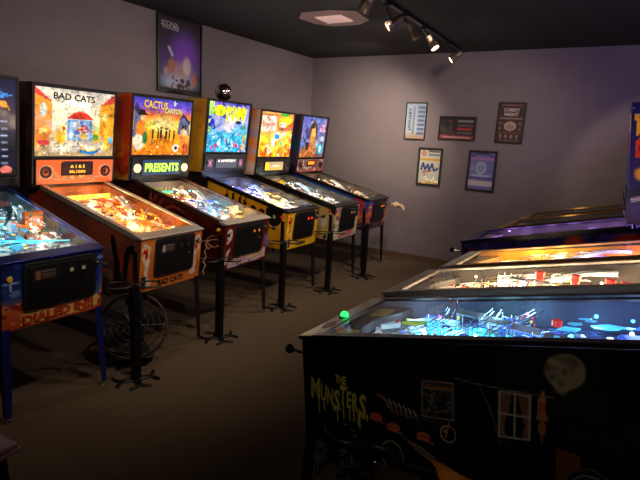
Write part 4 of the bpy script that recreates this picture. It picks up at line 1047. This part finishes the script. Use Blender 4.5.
def r_side(c1, c2): return lambda cv: cv.vgrad([(0, c1), (1, c2)]).blobs(14, pal(c1, c2), size=(.1, .3), seed=2, soft=.8)
M['munsters'] = machine(dict(lk=2.4, row='right', seed=7, group=GR, pos=(0.141, 1.95), yaw=-121.9, label='pinball machine with black cabinet showing a moon and THE MUNSTERS lettering', side_res=(330, 110), side_mat=art_mat('munsters print', .42, spec=.35),
    side=m_side, front=flat((12, 12, 14), (14, 14, 18)), trans=m_trans, head_side=flat((12, 12, 14), (20, 20, 26)), rail=BLACK, skirt=.014, lock=mat('dark brown steel', (92, 78, 66), .28, .9), leg=SATIN, plunger_kind='ball', glow=.9, card=False, flip=SATIN,
    pf=playfield((52, 62, 80), [(0, .3, pal((90, 84, 70), (60, 56, 52), (120, 110, 90), (30, 30, 34))), (.2, 1, pal((60, 80, 120), (110, 140, 190), (34, 40, 56), (70, 70, 90)))]),
    pal=dict(zk=[(2, ['cyan', 'blue'])], apron=mat('grey blade steel', (52, 48, 46), .3, .3), card=(226, 190, 60), bulbs=['cyan', 'cyan', 'blue', 'white', 'purple'], nb=22, inserts=['cyan', 'blue', 'white'], caps=[CLEARP, CLEARP, BLUEP], ramps=(1,), plastics=[CLEARP, mat('slate plastic', (70, 84, 110), .3), CLEARP], lamp='cyan', np=38, lit=[LIT('cyan', .9), LIT('blue', .9)]),
    blade=mat('slate inner blade', (40, 48, 62), .8), lights=lights((.08, .36, .06, CYAN, 1.2), (-.12, .42, .09, (.3, .6, 1), 1.4), (.12, .62, .08, CYAN, 1.0), (-.05, .8, .09, (.35, .5, 1), .3), (-.1, .22, .08, (.6, .8, 1), .5)), extra=m_extra))
M['grey'] = machine(dict(lk=3.8, row='right', seed=8, group=GR, pos=(0.507, 2.549), yaw=-122.6, label='pinball machine with brushed steel rails and red flipper button, just behind the moon printed one',
    side=r_side((24, 20, 18), (40, 32, 26)), front=flat((30, 26, 24), (40, 34, 30)), trans=flame((120, 80, 60), pal((220, 200, 160), (160, 60, 40)), 40, 4), head_side=flat((20, 18, 18), (30, 26, 26)), rail=STEEL, lock=STEEL, plunger_kind='ball', glow=.9, card=False,
    pf=playfield((120, 104, 84), [(0, .3, pal((190, 160, 120), (140, 110, 80), (90, 80, 70))), (.25, 1, pal((190, 190, 170), (230, 220, 170), (90, 90, 84), (200, 60, 50), (220, 190, 60)))]),
    pal=dict(zk=[(.6, ['white', 'yellow']), (2, ['red', 'yellow', 'white'])], apron=mat('dark slate apron', (80, 76, 76), .35), card=(214, 190, 150), bulbs=['warm', 'white', 'warm', 'red'], nb=20, inserts=['white', 'warm', 'red'], plastics=[CLEARP, WHITEP, REDP, YELP], lamp='warm', np=40, lit=[LIT('white'), LIT('yellow'), LIT('red')]),
    blade=mat('grey steel blade', (70, 67, 62), .8), lights=lights((0, .34, .09, WARM, .7), (.1, .55, .09, WHT, 1.3), (-.1, .6, .1, WARM, 1.2), (0, .85, .09, WARM, 1.0)), extra=r2_extra))
M['yellow'] = machine(dict(lk=4, row='right', seed=9, group=GR, pos=(0.914, 3.133), yaw=-122.6, label='pinball machine with tan side rails and yellow inner wall, second behind the moon printed one',
    side=r_side((40, 28, 18), (60, 44, 28)), front=flat((40, 30, 22), (60, 46, 30)), trans=flame((120, 60, 160), pal((220, 160, 60), (160, 60, 200)), 40, 5), head_side=flat((20, 18, 18), (30, 26, 26)), rail=mat('tan metal', (170, 132, 88), .45, .6), lock=STEEL, plunger_kind='ball', glow=.9, card=False,
    pf=playfield((130, 96, 70), [(0, .6, pal((200, 160, 110), (150, 150, 170), (220, 220, 220), (110, 60, 40))), (.5, 1, pal((120, 70, 200), (220, 190, 220), (90, 60, 60), (200, 170, 120)))]),
    pal=dict(zk=[(.6, ['white']), (2, ['lilac'])], apron=mat('tan apron', (176, 130, 76), .3, coat=.6), bulbs=['warm', 'purple'], nb=10, inserts=['warm', 'purple'], plastics=[CLEARP, WHITEP, YELP], lamp='purple', lit=[LIT('lilac'), LIT('yellow')]),
    blade=mat('yellow inner blade', (214, 150, 30), .8), lights=lights((0, .4, .09, WARM, .7), (0, .62, .1, YEL, .9), (0, .85, .09, PUR, 1.6))))
def n_side(cv): return cv.vgrad([(0, (60, 50, 150)), (1, (58, 48, 150))]).strokes(60, pal((70, 60, 150), (26, 24, 84), (90, 80, 170)), ln=.6, wd=.04, seed=3).ell(.545, .86, .045, .12, (214, 60, 40), .1).ell(.545, .85, .036, .08, (236, 110, 70), .3).ell(.78, .78, .10, .16, (210, 54, 38), .1)
def n_trans(cv):
    cv.vgrad([(0, (40, 30, 120)), (1, (24, 22, 84))]); cv.blobs(30, pal((60, 40, 140), (160, 100, 60), (30, 20, 70)), size=(.03, .09), seed=4)
    cv.poly([(.0, .72), (.0, .98), (.3, .98), (.5, .72)], (250, 180, 20)).poly([(.0, .44), (.02, .68), (.2, .7), (.22, .42)], (230, 60, 20)); return cv
def n_head(cv):
    cv.a[:] = (22, 26, 104); cv.blobs(26, pal((200, 200, 235), (120, 120, 190)), (0, .88, 1, 1), (.006, .014), 2, .3).blobs(16, pal((60, 50, 150), (16, 16, 60)), (0, 0, 1, .8), (.03, .1), 3)
    cv.poly([(.06, .92), (.2, .86), (.34, .94), (.6, .9), (.9, .94), (.9, .76), (.1, .74)], (250, 184, 30)).poly([(.1, .56), (.08, .70), (.5, .73), (.95, .70), (.9, .55)], (226, 56, 30)).ell(.25, .63, .08, .05, (120, 20, 20), .2)
    cv.ell(.3, .42, .2, .06, (240, 170, 60), .4).ell(.6, .3, .3, .06, (120, 70, 190), .4).line([(.1, .2), (.8, .26)], .02, (200, 190, 230)); return cv
M['purple'] = machine(dict(lk=6, row='right', seed=10, group=GR, pos=(1.248, 4.016), yaw=-119.4, label='pinball machine with indigo cabinet side showing red discs',
    side=n_side, front=flat((20, 24, 70), (24, 30, 80)), trans=n_trans, head_side=n_head, headbody=mat('indigo trim', (24, 30, 110), .4), rail=mat('navy rail', (16, 20, 50), .3), lock=mat('navy rail', (16, 20, 50), .3), leg=SATIN, plunger_kind='ball', glow=.45, card=False,
    pf=playfield((60, 40, 110), [(0, 1, pal((90, 60, 200), (150, 120, 220), (50, 40, 90), (200, 120, 90)))]), detail=.5,
    pal=dict(zk=[(2, ['lilac'])], apron=mat('grey lilac apron', (110, 96, 110), .35), bulbs=['purple'], nb=6, inserts=['purple'], plastics=[CLEARP], lamp='purple', ramps=(1,)),
    lights=lights((0, .35, .09, PUR, 1.2), (0, .75, .09, PUR, .8))))
for ch in M['purple'].children:
    if ch.name.startswith('backbox'): ch.location = (0, -.035, .025)
M['fifth'] = machine(dict(row='right', seed=11, group=GR, pos=(1.809, 4.796), yaw=-120.3, label='pinball machine with thin gold rails, directly behind the indigo one',
    side=r_side((60, 40, 50), (90, 66, 70)), front=flat((40, 30, 40), (60, 46, 50)), trans=m_trans, head_side=flat((20, 18, 22), (30, 26, 30)), rail=GOLDM, lock=GOLDM, plunger_kind='ball', glow=.6, card=False, pf=playfield((90, 70, 80), [(0, 1, pal((120, 96, 100), (60, 50, 60)))], 30, 20), detail=.3,
    pal=dict(apron=BLACK, nb=3, plastics=[CLEARP], ramps=()), lights=lights((0, .5, .09, WARM, .15))))
M['sixth'] = machine(dict(row='right', seed=12, group=GR, pos=(2.258, 5.503), yaw=-120.2, label='pinball machine farthest in the row, its gold rail against the back wall',
    side=r_side((50, 40, 36), (70, 56, 50)), front=flat((40, 34, 30), (56, 46, 40)), trans=m_trans, head_side=flat((20, 18, 20), (30, 26, 28)), rail=GOLDM, lock=GOLDM, plunger_kind='ball', glow=.5, card=False, pf=playfield((80, 70, 60), [(0, 1, pal((110, 96, 84), (60, 50, 50)))], 30, 20), detail=.3,
    pal=dict(apron=BLACK, nb=3, plastics=[CLEARP], ramps=()), lights=lights((0, .5, .09, WARM, .1))))

# mirror ball on the yellow machine's head
k = MB().sphere((0, 0, .092), .092, 16)
x, y = rotp(-.205, 5.081); a = math.radians(59.1) + RA
loc = Vector((x, y, 0)) + Matrix.Rotation(a, 3, 'Z') @ Vector((.025, HY - .02, ZT + .0455))
o = k.build('silver_ball', mat('polished silver', (214, 200, 190), .12, 1.0), None, loc=loc)
tag(o, 'large shiny silver ball resting on top of the yellow machine', 'ball')

# ------------------------------------------------------------------ horseshoe drink stands
def shoe(m, c, ang, w=.060, l=.12, z=0.0, r=.012, tilt=0.0):
    pts = []
    ca, sa = math.cos(ang), math.sin(ang)
    for i in range(15):
        t = -1 + 2 * i / 14
        th = t * 2.35
        px = l * .5 - math.cos(th) * l * .5; py = math.sin(th) * w * (1.0 if abs(t) < .7 else 1.0)
        pts.append((c[0] + px * ca - py * sa, c[1] + px * sa + py * ca, z + tilt * px))
    m.tube(pts, r, 6, flat=.6)
def stand(px, py, label, zt=.64, cups=(0.4, 3.3), base=.3, scale=1.0):
    R = empty('drink_stand', (px, py, 0)); tag(R, label, 'drink stand', 'horseshoe drink stands beside the machines')
    m = MB().box(-.024, -.024, .012, .024, .024, zt - .006); m.build('pole', DARKST, R, bevel=.003)
    for q in range(4):
        m = MB(); shoe(m, (.005 * math.cos(base + q * PI / 2), .005 * math.sin(base + q * PI / 2)), base + q * PI / 2, .062, .155, .009); m.build('base_horseshoe', DARKST, R)
    for q in cups:
        m = MB(); shoe(m, (.012 * math.cos(q), .012 * math.sin(q)), q, .072, .165, zt, .010); m.build('cup_horseshoe', DARKST, R)
    MB().lathe([(.022, zt - .006), (.022, zt + .004), (.008, zt + .014), (.001, zt + .015)], 10).build('pole_cap', DARKST, R)
    return R
for (p, lb) in (((-1.142, 3.05), 'black horseshoe drink stand at the front corner of the orange BAD CATS machine'),
                ((-.761, 3.817), 'black horseshoe drink stand between the BAD CATS machine and the dark maroon machine'),
                ((-.336, 4.624), 'black horseshoe drink stand at the front corner of the bright yellow machine'),
                ((.105, 5.261), 'black horseshoe drink stand between the yellow machine and the cream patchwork machine'),
                ((.54, 5.919), 'black horseshoe drink stand at the front of the blue and orange machine'),
                ((.126, 2.329), 'black horseshoe drink stand standing beyond the moon printed machine'),):
    x, y = rotp(*p); stand(x, y, lb, cups=(.9, 4.0), base=.35)
x, y = rotp(.175, 1.51); stand(x, y, 'black horseshoe drink stand in front of the THE MUNSTERS lettering', zt=.62, cups=(-.6, 2.6))

# big round drum fan tilted back under the BAD CATS machine
x, y = rotp(-1.26, 3.34)
R = empty('floor_fan', (x, y, 0), -.75); tag(R, 'round dark red drum fan with curved wire grille under the BAD CATS machine', 'fan')
tl = math.radians(24); RF = .23
def fp(r, a, d):  # disc tilted back, facing the room
    X, Y = r * math.cos(a), r * math.sin(a)
    return (.02 + d * math.cos(tl) + Y * -math.sin(tl), X, RF + .03 + Y * math.cos(tl) + d * math.sin(tl))
for i, r_ in enumerate((.06, .10, .14, .18, .22)):
    MB().tube([fp(r_, 2 * PI * k / 40, .085 - .08 * r_) for k in range(41)], .0032, 6, cap=False).build('grille_ring', mat('dull wire', (84, 80, 76), .42, .9), R)
m = MB()
sec = [(RF - .008, .06), (RF, .06), (RF, -.08), (RF - .008, -.08)]
N_ = 40
vs = [fp(r_, 2 * PI * k / N_, d_) for k in range(N_) for (r_, d_) in sec]
m.add(vs, [(k * 4 + q, k * 4 + (q + 1) % 4, ((k + 1) % N_) * 4 + (q + 1) % 4, ((k + 1) % N_) * 4 + q) for k in range(N_) for q in range(4)])
m.build('drum', mat('dark red enamel', (70, 20, 14), .6), R)
for q in range(6): MB().tube([fp(.02, q * PI / 3, .076), fp(RF - .005, q * PI / 3, .06)], .003, 5).build('grille_spoke', SATIN, R)
MB().tube([fp(0, 0, -.06), fp(0, 0, .04)], [.05, .04], 16).build('motor', SATIN, R)
for q in range(4):
    a0 = q * PI / 2; pp = [(.03, a0, 0), (.19, a0 - .3, -.012), (.205, a0 + .2, .0), (.19, a0 + .6, .012), (.03, a0 + .9, 0)]
    MB().hull([fp(a, b, c) for a, b, c in pp], [fp(a, b, c + .003) for a, b, c in pp]).build('blade', SATIN, R)
MB().tube([(-.02, -.12, .012), (.03, -.12, .012), (.03, .12, .012), (-.02, .12, .012)], .010, 6).build('foot_bar', SATIN, R)

# low pink topped stool whose corner shows at the near end of the blue machine
x, y = rotp(-1.279, 1.508)
R = empty('stool', (x, y, 0), math.radians(5.2)); tag(R, 'low stool with dusty pink square top beside the DIALED IN machine', 'stool')
MB().box(-.2, -.2, .478, .2, .2, .496).build('seat', mat('dusty pink vinyl', (226, 150, 150), .4), R, bevel=.008)
MB().box(-.204, -.204, .462, .204, .204, .479).build('seat_trim', mat('pale trim', (236, 214, 204), .4), R, bevel=.004)
for sx in (-1, 1):
    for sy in (-1, 1): MB().tube([(sx * .16, sy * .16, .462), (sx * .175, sy * .175, 0)], [.014, .011], 8).build('leg', SATIN, R)

# ------------------------------------------------------------------ framed posters on the back wall (x along wall)
def wallx(px): return px
FR = mat('black picture frame', (16, 15, 15), .35)
def poster(name, cx, cz, w, h, cv, label, frame=.018, tilt=0.0, group='framed posters on the back wall', cat='poster', glassy=True):
    R = empty(name, (cx, YB, cz)); R.rotation_euler = (0, tilt, 0); tag(R, label, cat, group)
    m = MB(); w2, h2 = w / 2, h / 2
    for (x0, z0, x1, z1) in ((-w2, -h2, w2, -h2 + frame), (-w2, h2 - frame, w2, h2), (-w2, -h2 + frame, -w2 + frame, h2 - frame), (w2 - frame, -h2 + frame, w2, h2 - frame)):
        m.box(x0, -.024, z0, x1, -.002, z1)
    m.build('frame', FR, R, bevel=.002)
    me = print_mesh('print', cv, lambda a, b: (-w2 + frame * .8 + (w - 1.6 * frame) * a, -.010, -h2 + frame * .8 + (h - 1.6 * frame) * b), (0, -1, 0), art_mat('poster print', .6))
    link('print', me, R)
    if glassy: MB().box(-w2 + frame * .9, -.0155, -h2 + frame * .9, w2 - frame * .9, -.0135, h2 - frame * .9).build('glazing', GLASS, R, smooth=False)
    return R
def bx_(p, q): return rotp(p, q)[0]
# january schedule
c1 = Canvas(26, 44).vgrad([(0, (190, 150, 120)), (.25, (200, 205, 215)), (1, (170, 180, 200))])
for q in range(7): c1.rect(.58, .12 + .12 * q, .95, .20 + .12 * q, (104, 124, 160))
c1.rect(.36, .12, .44, .9, (120, 130, 160)); c1.text('JANUARY', .22, .55, .2 * .62, (60, 74, 120), 1.1, PI / 2, .03)
poster('wall_poster', bx_(1.162, 6.963), 1.90, .295, .485, c1, 'framed blue and white poster reading JANUARY sideways', .012, .0)
c2 = Canvas(44, 28, (50, 26, 28)).rect(.02, .02, .98, .2, (176, 60, 66)).rect(.5, .78, .95, .9, (150, 140, 140)).rect(.5, .58, .95, .7, (120, 80, 80)).rect(.5, .42, .92, .54, (190, 60, 60)).rect(.5, .26, .95, .36, (110, 100, 100)).blobs(16, pal((150, 70, 60), (40, 30, 40), (90, 50, 60), (60, 70, 60)), (.05, .25, .45, .95), (.06, .16), 4).rect(.1, .08, .9, .13, (220, 190, 190))
poster('wall_poster', bx_(1.645, 6.66), 1.822, .475, .300, c2, 'wide framed dark poster with red bars', .014, .01)
c3 = Canvas(30, 44, (84, 44, 36)).ell(.5, .42, .24, .12, (214, 176, 156), .1).ell(.5, .40, .16, .07, (190, 150, 130), .3).rect(.1, .93, .9, .97, (150, 100, 90)).rect(.06, .6, .94, .63, (200, 170, 150)).rect(.06, .24, .94, .26, (150, 110, 90))
for q in range(4): c3.ell(.17 + .21 * q, .16, .05, .05, (170, 140, 130), .2).rect(.1 + .21 * q, .05, .25 + .21 * q, .08, (150, 120, 110))
c3.rect(.06, .46, .22, .52, (140, 104, 90)).rect(.8, .46, .94, .52, (150, 110, 100)).ell(.12, .36, .05, .04, (150, 110, 100)).ell(.87, .36, .05, .04, (150, 110, 100))
c3.text('COMEDY', .5, .83, .085, (240, 225, 215), .62, 0, .03).text('NIGHT', .5, .72, .085, (240, 225, 215), .54, 0, .03)
poster('wall_poster', bx_(2.20, 6.32), 1.91, .325, .490, c3, 'framed brown poster reading COMEDY NIGHT', .012, .01)
c4 = Canvas(28, 40, (222, 214, 198)).rect(0, .68, 1, .74, (232, 170, 50)).rect(0, 0, 1, .06, (232, 170, 50)).ell(.2, .88, .12, .09, (214, 150, 120), .1).rect(.42, .92, .95, .96, (60, 60, 70)).rect(.42, .82, .95, .87, (120, 120, 130)).line([(.12, .42), (.2, .6), (.3, .42), (.42, .56), (.5, .4), (.62, .58), (.72, .4), (.9, .46)], .028, (40, 60, 130)).line([(.2, .34), (.6, .38)], .02, (200, 80, 60)).ell(.76, .2, .07, .06, (240, 235, 225), .3).ell(.3, .26, .1, .03, (200, 160, 150))
poster('wall_poster', bx_(1.373, 6.83), 1.31, .335, .50, c4, 'framed white poster with blue scribble and yellow bands', .026, .0)
c5 = Canvas(30, 42, (128, 116, 178)).rect(0, .8, 1, .86, (190, 130, 180)).rect(0, .1, 1, .24, (216, 200, 200)).rect(0, .3, 1, .33, (44, 40, 90)).ell(.47, .58, .22, .17, (186, 190, 214), .1).ell(.47, .58, .15, .11, (150, 160, 190), .4).rect(.1, .36, .9, .4, (200, 196, 220)).line([(.06, .88), (.3, .96), (.7, .96), (.94, .88)], .014, (40, 36, 80)).ell(.13, .58, .06, .12, (160, 150, 200), .3)
poster('wall_poster', bx_(1.958, 6.468), 1.305, .36, .515, c5, 'framed lilac poster with pale round face disc', .028, .0)
# big poster on the side wall: plain stand-in under its own title lettering
cS = Canvas(44, 62).vgrad([(0, (24, 22, 26)), (.12, (40, 44, 70)), (.3, (70, 64, 110)), (.5, (66, 40, 100)), (.75, (40, 26, 58)), (1, (26, 22, 26))])
cS.ell(.62, .55, .32, .28, (130, 70, 200), .9, 0, .9).ell(.5, .26, .34, .16, (150, 150, 200), .9, 0, .7).ell(.45, .12, .42, .13, (170, 184, 220), .8, 0, .9).ell(.5, .30, .24, .12, (200, 150, 120), .7, 0, .5).ell(.3, .36, .08, .1, (170, 110, 80), .5).ell(.66, .38, .1, .13, (220, 210, 200), .5, 0, .8).ell(.84, .2, .05, .1, (190, 110, 80), .5).ell(.17, .27, .05, .06, (180, 140, 130), .4).line([(.24, .6), (.32, .5)], .02, (180, 190, 220)).rect(0, 0, 1, .045, (22, 21, 24))
cS.blobs(18, pal((60, 30, 30), (150, 90, 60), (60, 50, 90)), (.3, .06, .7, .2), (.02, .05), 4, .5)
for (t, yy) in (('STAR', .915), ('WARS', .865)):
    cS.text(t, .27, yy, .054, (235, 230, 230), .40, 0, .035); cS.text(t, .27, yy, .046, (26, 22, 28), .385, 0, .0)
p1 = rotp(-1.78, 5.47); p2 = rotp(-1.44, 6.01)
R = poster('wall_poster', 0, 0, .625, .765, cS, 'large black framed poster titled STAR WARS, high on the side wall', .022, 0, None, 'poster', False)
if 'group' in R: del R['group']
R.location = (XL, (p1[1] + p2[1]) / 2 - .055, 2.372); R.rotation_euler = (0, 0, PI / 2)

# ------------------------------------------------------------------ track light
ta, tb = rotp(.379, 4.412), rotp(1.571, 6.512)
dv = Vector((tb[0] - ta[0], tb[1] - ta[1], 0)).normalized()
A = Vector((ta[0], ta[1], HC)) - dv * 1.4; B = Vector((tb[0], tb[1], HC))
R = empty('track_light', A); tag(R, 'black ceiling track with five spotlight heads', 'track light')
n_ = Vector((-dv.y, dv.x, 0)) * .018
k = MB().hull([A - A + n_ + Vector((0, 0, -.03)), B - A + n_ + Vector((0, 0, -.03)), B - A + n_, n_], [-n_ + Vector((0, 0, -.03)), B - A - n_ + Vector((0, 0, -.03)), B - A - n_, -n_])
k.build('track', SATIN, R)
HEADS = [((.242, 3.953), (-.6, .2, -.75), False, 0), ((.503, 4.517), (-.72, -.45, -.62), True, 34), ((.748, 4.822), (.5, .3, -.9), False, 0), ((1.006, 5.289), (.55, -.1, -.75), True, 30), ((1.383, 5.978), (-.7, -.40, -.62), True, 26)]
bulb_on = mat('lit spotlight lens', (255, 226, 180), .3, emit=8)
for (p, d, on, w) in HEADS:
    hx, hy = rotp(*p); Hc = Vector((hx, hy, 2.565)); D = Vector(d).normalized()
    # closest point of the track above
    t = (Hc - A).dot(dv); T = A + dv * t
    m = MB(); m.box(-.02, -.02, -.045, .02, .02, -.028); 
    hd = empty('x', (0, 0, 0)); bpy.data.objects.remove(hd)
    q = D.to_track_quat('Z', 'Y')
    body = MB().lathe([(.028, -.095), (.032, -.09), (.032, -.03), (.040, -.02), (.046, .05), (.042, .05), (.036, .03)], 16)
    o = body.build('spot_head', mat('dark bronze metal', (120, 104, 86), .35, .5), R, loc=Hc - A); o.rotation_mode = 'QUATERNION'; o.rotation_quaternion = q
    lens = MB().lathe([(.001, .030), (.040, .034), (.040, .040), (.001, .046)], 16).build('lens', bulb_on if on else mat('dark lens', (60, 56, 50), .15), o)
    # stem
    st = MB().tube([tuple(T - A + Vector((0, 0, -.03))), tuple(T - A + Vector((0, 0, -.07))), tuple(Hc - A + Vector((0, 0, .02)))], .007, 6).box(*(tuple(T - A + Vector((-.02, -.02, -.05))) + tuple(T - A + Vector((.02, .02, -.03)))))
    st.build('stem', SATIN, R)

# ------------------------------------------------------------------ ceiling light and its painted spill
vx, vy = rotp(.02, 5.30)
R = empty('ceiling_light', (vx, vy, HC), 0); tag(R, 'dim square ceiling light with its spill shaped as a pinkish grey octagon', 'ceiling light')
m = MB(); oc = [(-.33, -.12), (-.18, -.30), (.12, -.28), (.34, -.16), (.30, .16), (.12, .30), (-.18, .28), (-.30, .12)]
m.prism(oc, 'z', -.008, 0).build('light_spill', mat('pinkish grey plate', (138, 112, 104), .7), R)  # pale octagon: light spilled on the ceiling, put into shape and colour
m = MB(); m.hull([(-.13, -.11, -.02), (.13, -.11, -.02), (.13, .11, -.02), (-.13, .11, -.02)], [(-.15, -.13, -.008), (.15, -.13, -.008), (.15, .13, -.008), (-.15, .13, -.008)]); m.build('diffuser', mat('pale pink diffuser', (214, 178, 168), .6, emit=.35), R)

# ------------------------------------------------------------------ light
def spot(p, target, w, color, size=1.2, blend=.6, soft=.06):
    ld = bpy.data.lights.new('track_or_fill_spot', 'SPOT'); ld.energy = w; ld.color = color; ld.spot_size = size; ld.spot_blend = blend; ld.shadow_soft_size = soft
    lo = bpy.data.objects.new('track_or_fill_spot', ld); COL.objects.link(lo); lo.location = p
    lo.rotation_euler = (Vector(target) - Vector(p)).to_track_quat('-Z', 'Y').to_euler(); return lo
for (p, d, on, w) in HEADS:
    if not on: continue
    hx, hy = rotp(*p); D = Vector(d).normalized()
    Hc = Vector((hx, hy, 2.565)) + D * .07
    spot(Hc, Hc + D, w, (1, .80, .58), 1.7, .7, .03)
# added fill spots without fittings, brightening walls, machine fronts and sides
spot((-2.2, 5.3, 2.6), (-3.4, 6.63, 1.25), 150, (1, .82, .64), 1.5, 1.0)
spot((-.6, 4.9, 2.6), (.3, 6.63, 1.1), 30, (1, .76, .52), 1.0, .35)
spot((-1.2, 4.6, 2.6), (-2.2, 6.63, .9), 50, (1, .82, .66), 2.0, .9)
spot((-2.6, 5.6, 2.6), (-4.0, 6.3, 1.6), 40, (1, .84, .68), 2.2, .9)
for yy, ww in ((2.0, 34), (3.0, 40), (4.0, 46), (5.0, 52)):
    spot((-1.2, yy - .3, 2.62), (-3.0, yy, .75), ww * 1.3, (1, .82, .62), 1.5, .9)
    spot((-1.9, yy, 2.62), (-4.3, yy + .3, 1.9), ww * .4, (1, .82, .70), 1.9, .9)
spot((-2.0, .6, 2.6), (-3.1, 3.3, .9), 50, (1, .82, .64), 1.5, .9)
spot((-1.6, 1.8, 2.6), (-3.0, 5.0, .9), 60, (1, .82, .64), 1.1, .9)
spot((-.5, -.3, 2.6), (-.1, 1.46, .8), 22, (1, .84, .66), .9, .8)
spot((-1.3, 3.0, 2.62), (.4, 3.2, .9), 16, (1, .84, .66), 1.3, .9)
ar = bpy.data.lights.new('purple_fill', 'AREA'); ar.energy = 16; ar.color = (.5, .35, 1); ar.size = .6  # added purple fill with no fitting, tints the upper back wall
ao = bpy.data.objects.new('purple_fill', ar); COL.objects.link(ao); ao.location = (.9, 4.0, 2.55); ao.rotation_euler = (Vector((-.8, 6.63, 2.3)) - Vector((.9, 4.0, 2.55))).to_track_quat('-Z', 'Y').to_euler()

w = bpy.data.worlds.new('world'); sc.world = w; w.use_nodes = True
w.node_tree.nodes['Background'].inputs[0].default_value = (.02, .02, .03, 1); w.node_tree.nodes['Background'].inputs[1].default_value = .5
sc.view_settings.view_transform = 'Standard'; sc.view_settings.look = 'None'; sc.view_settings.exposure = 0; sc.view_settings.gamma = 1
sc.cycles.use_denoising = True
sc.cycles.max_bounces = 6; sc.cycles.transparent_max_bounces = 12
sc.cycles.sample_clamp_indirect = 4
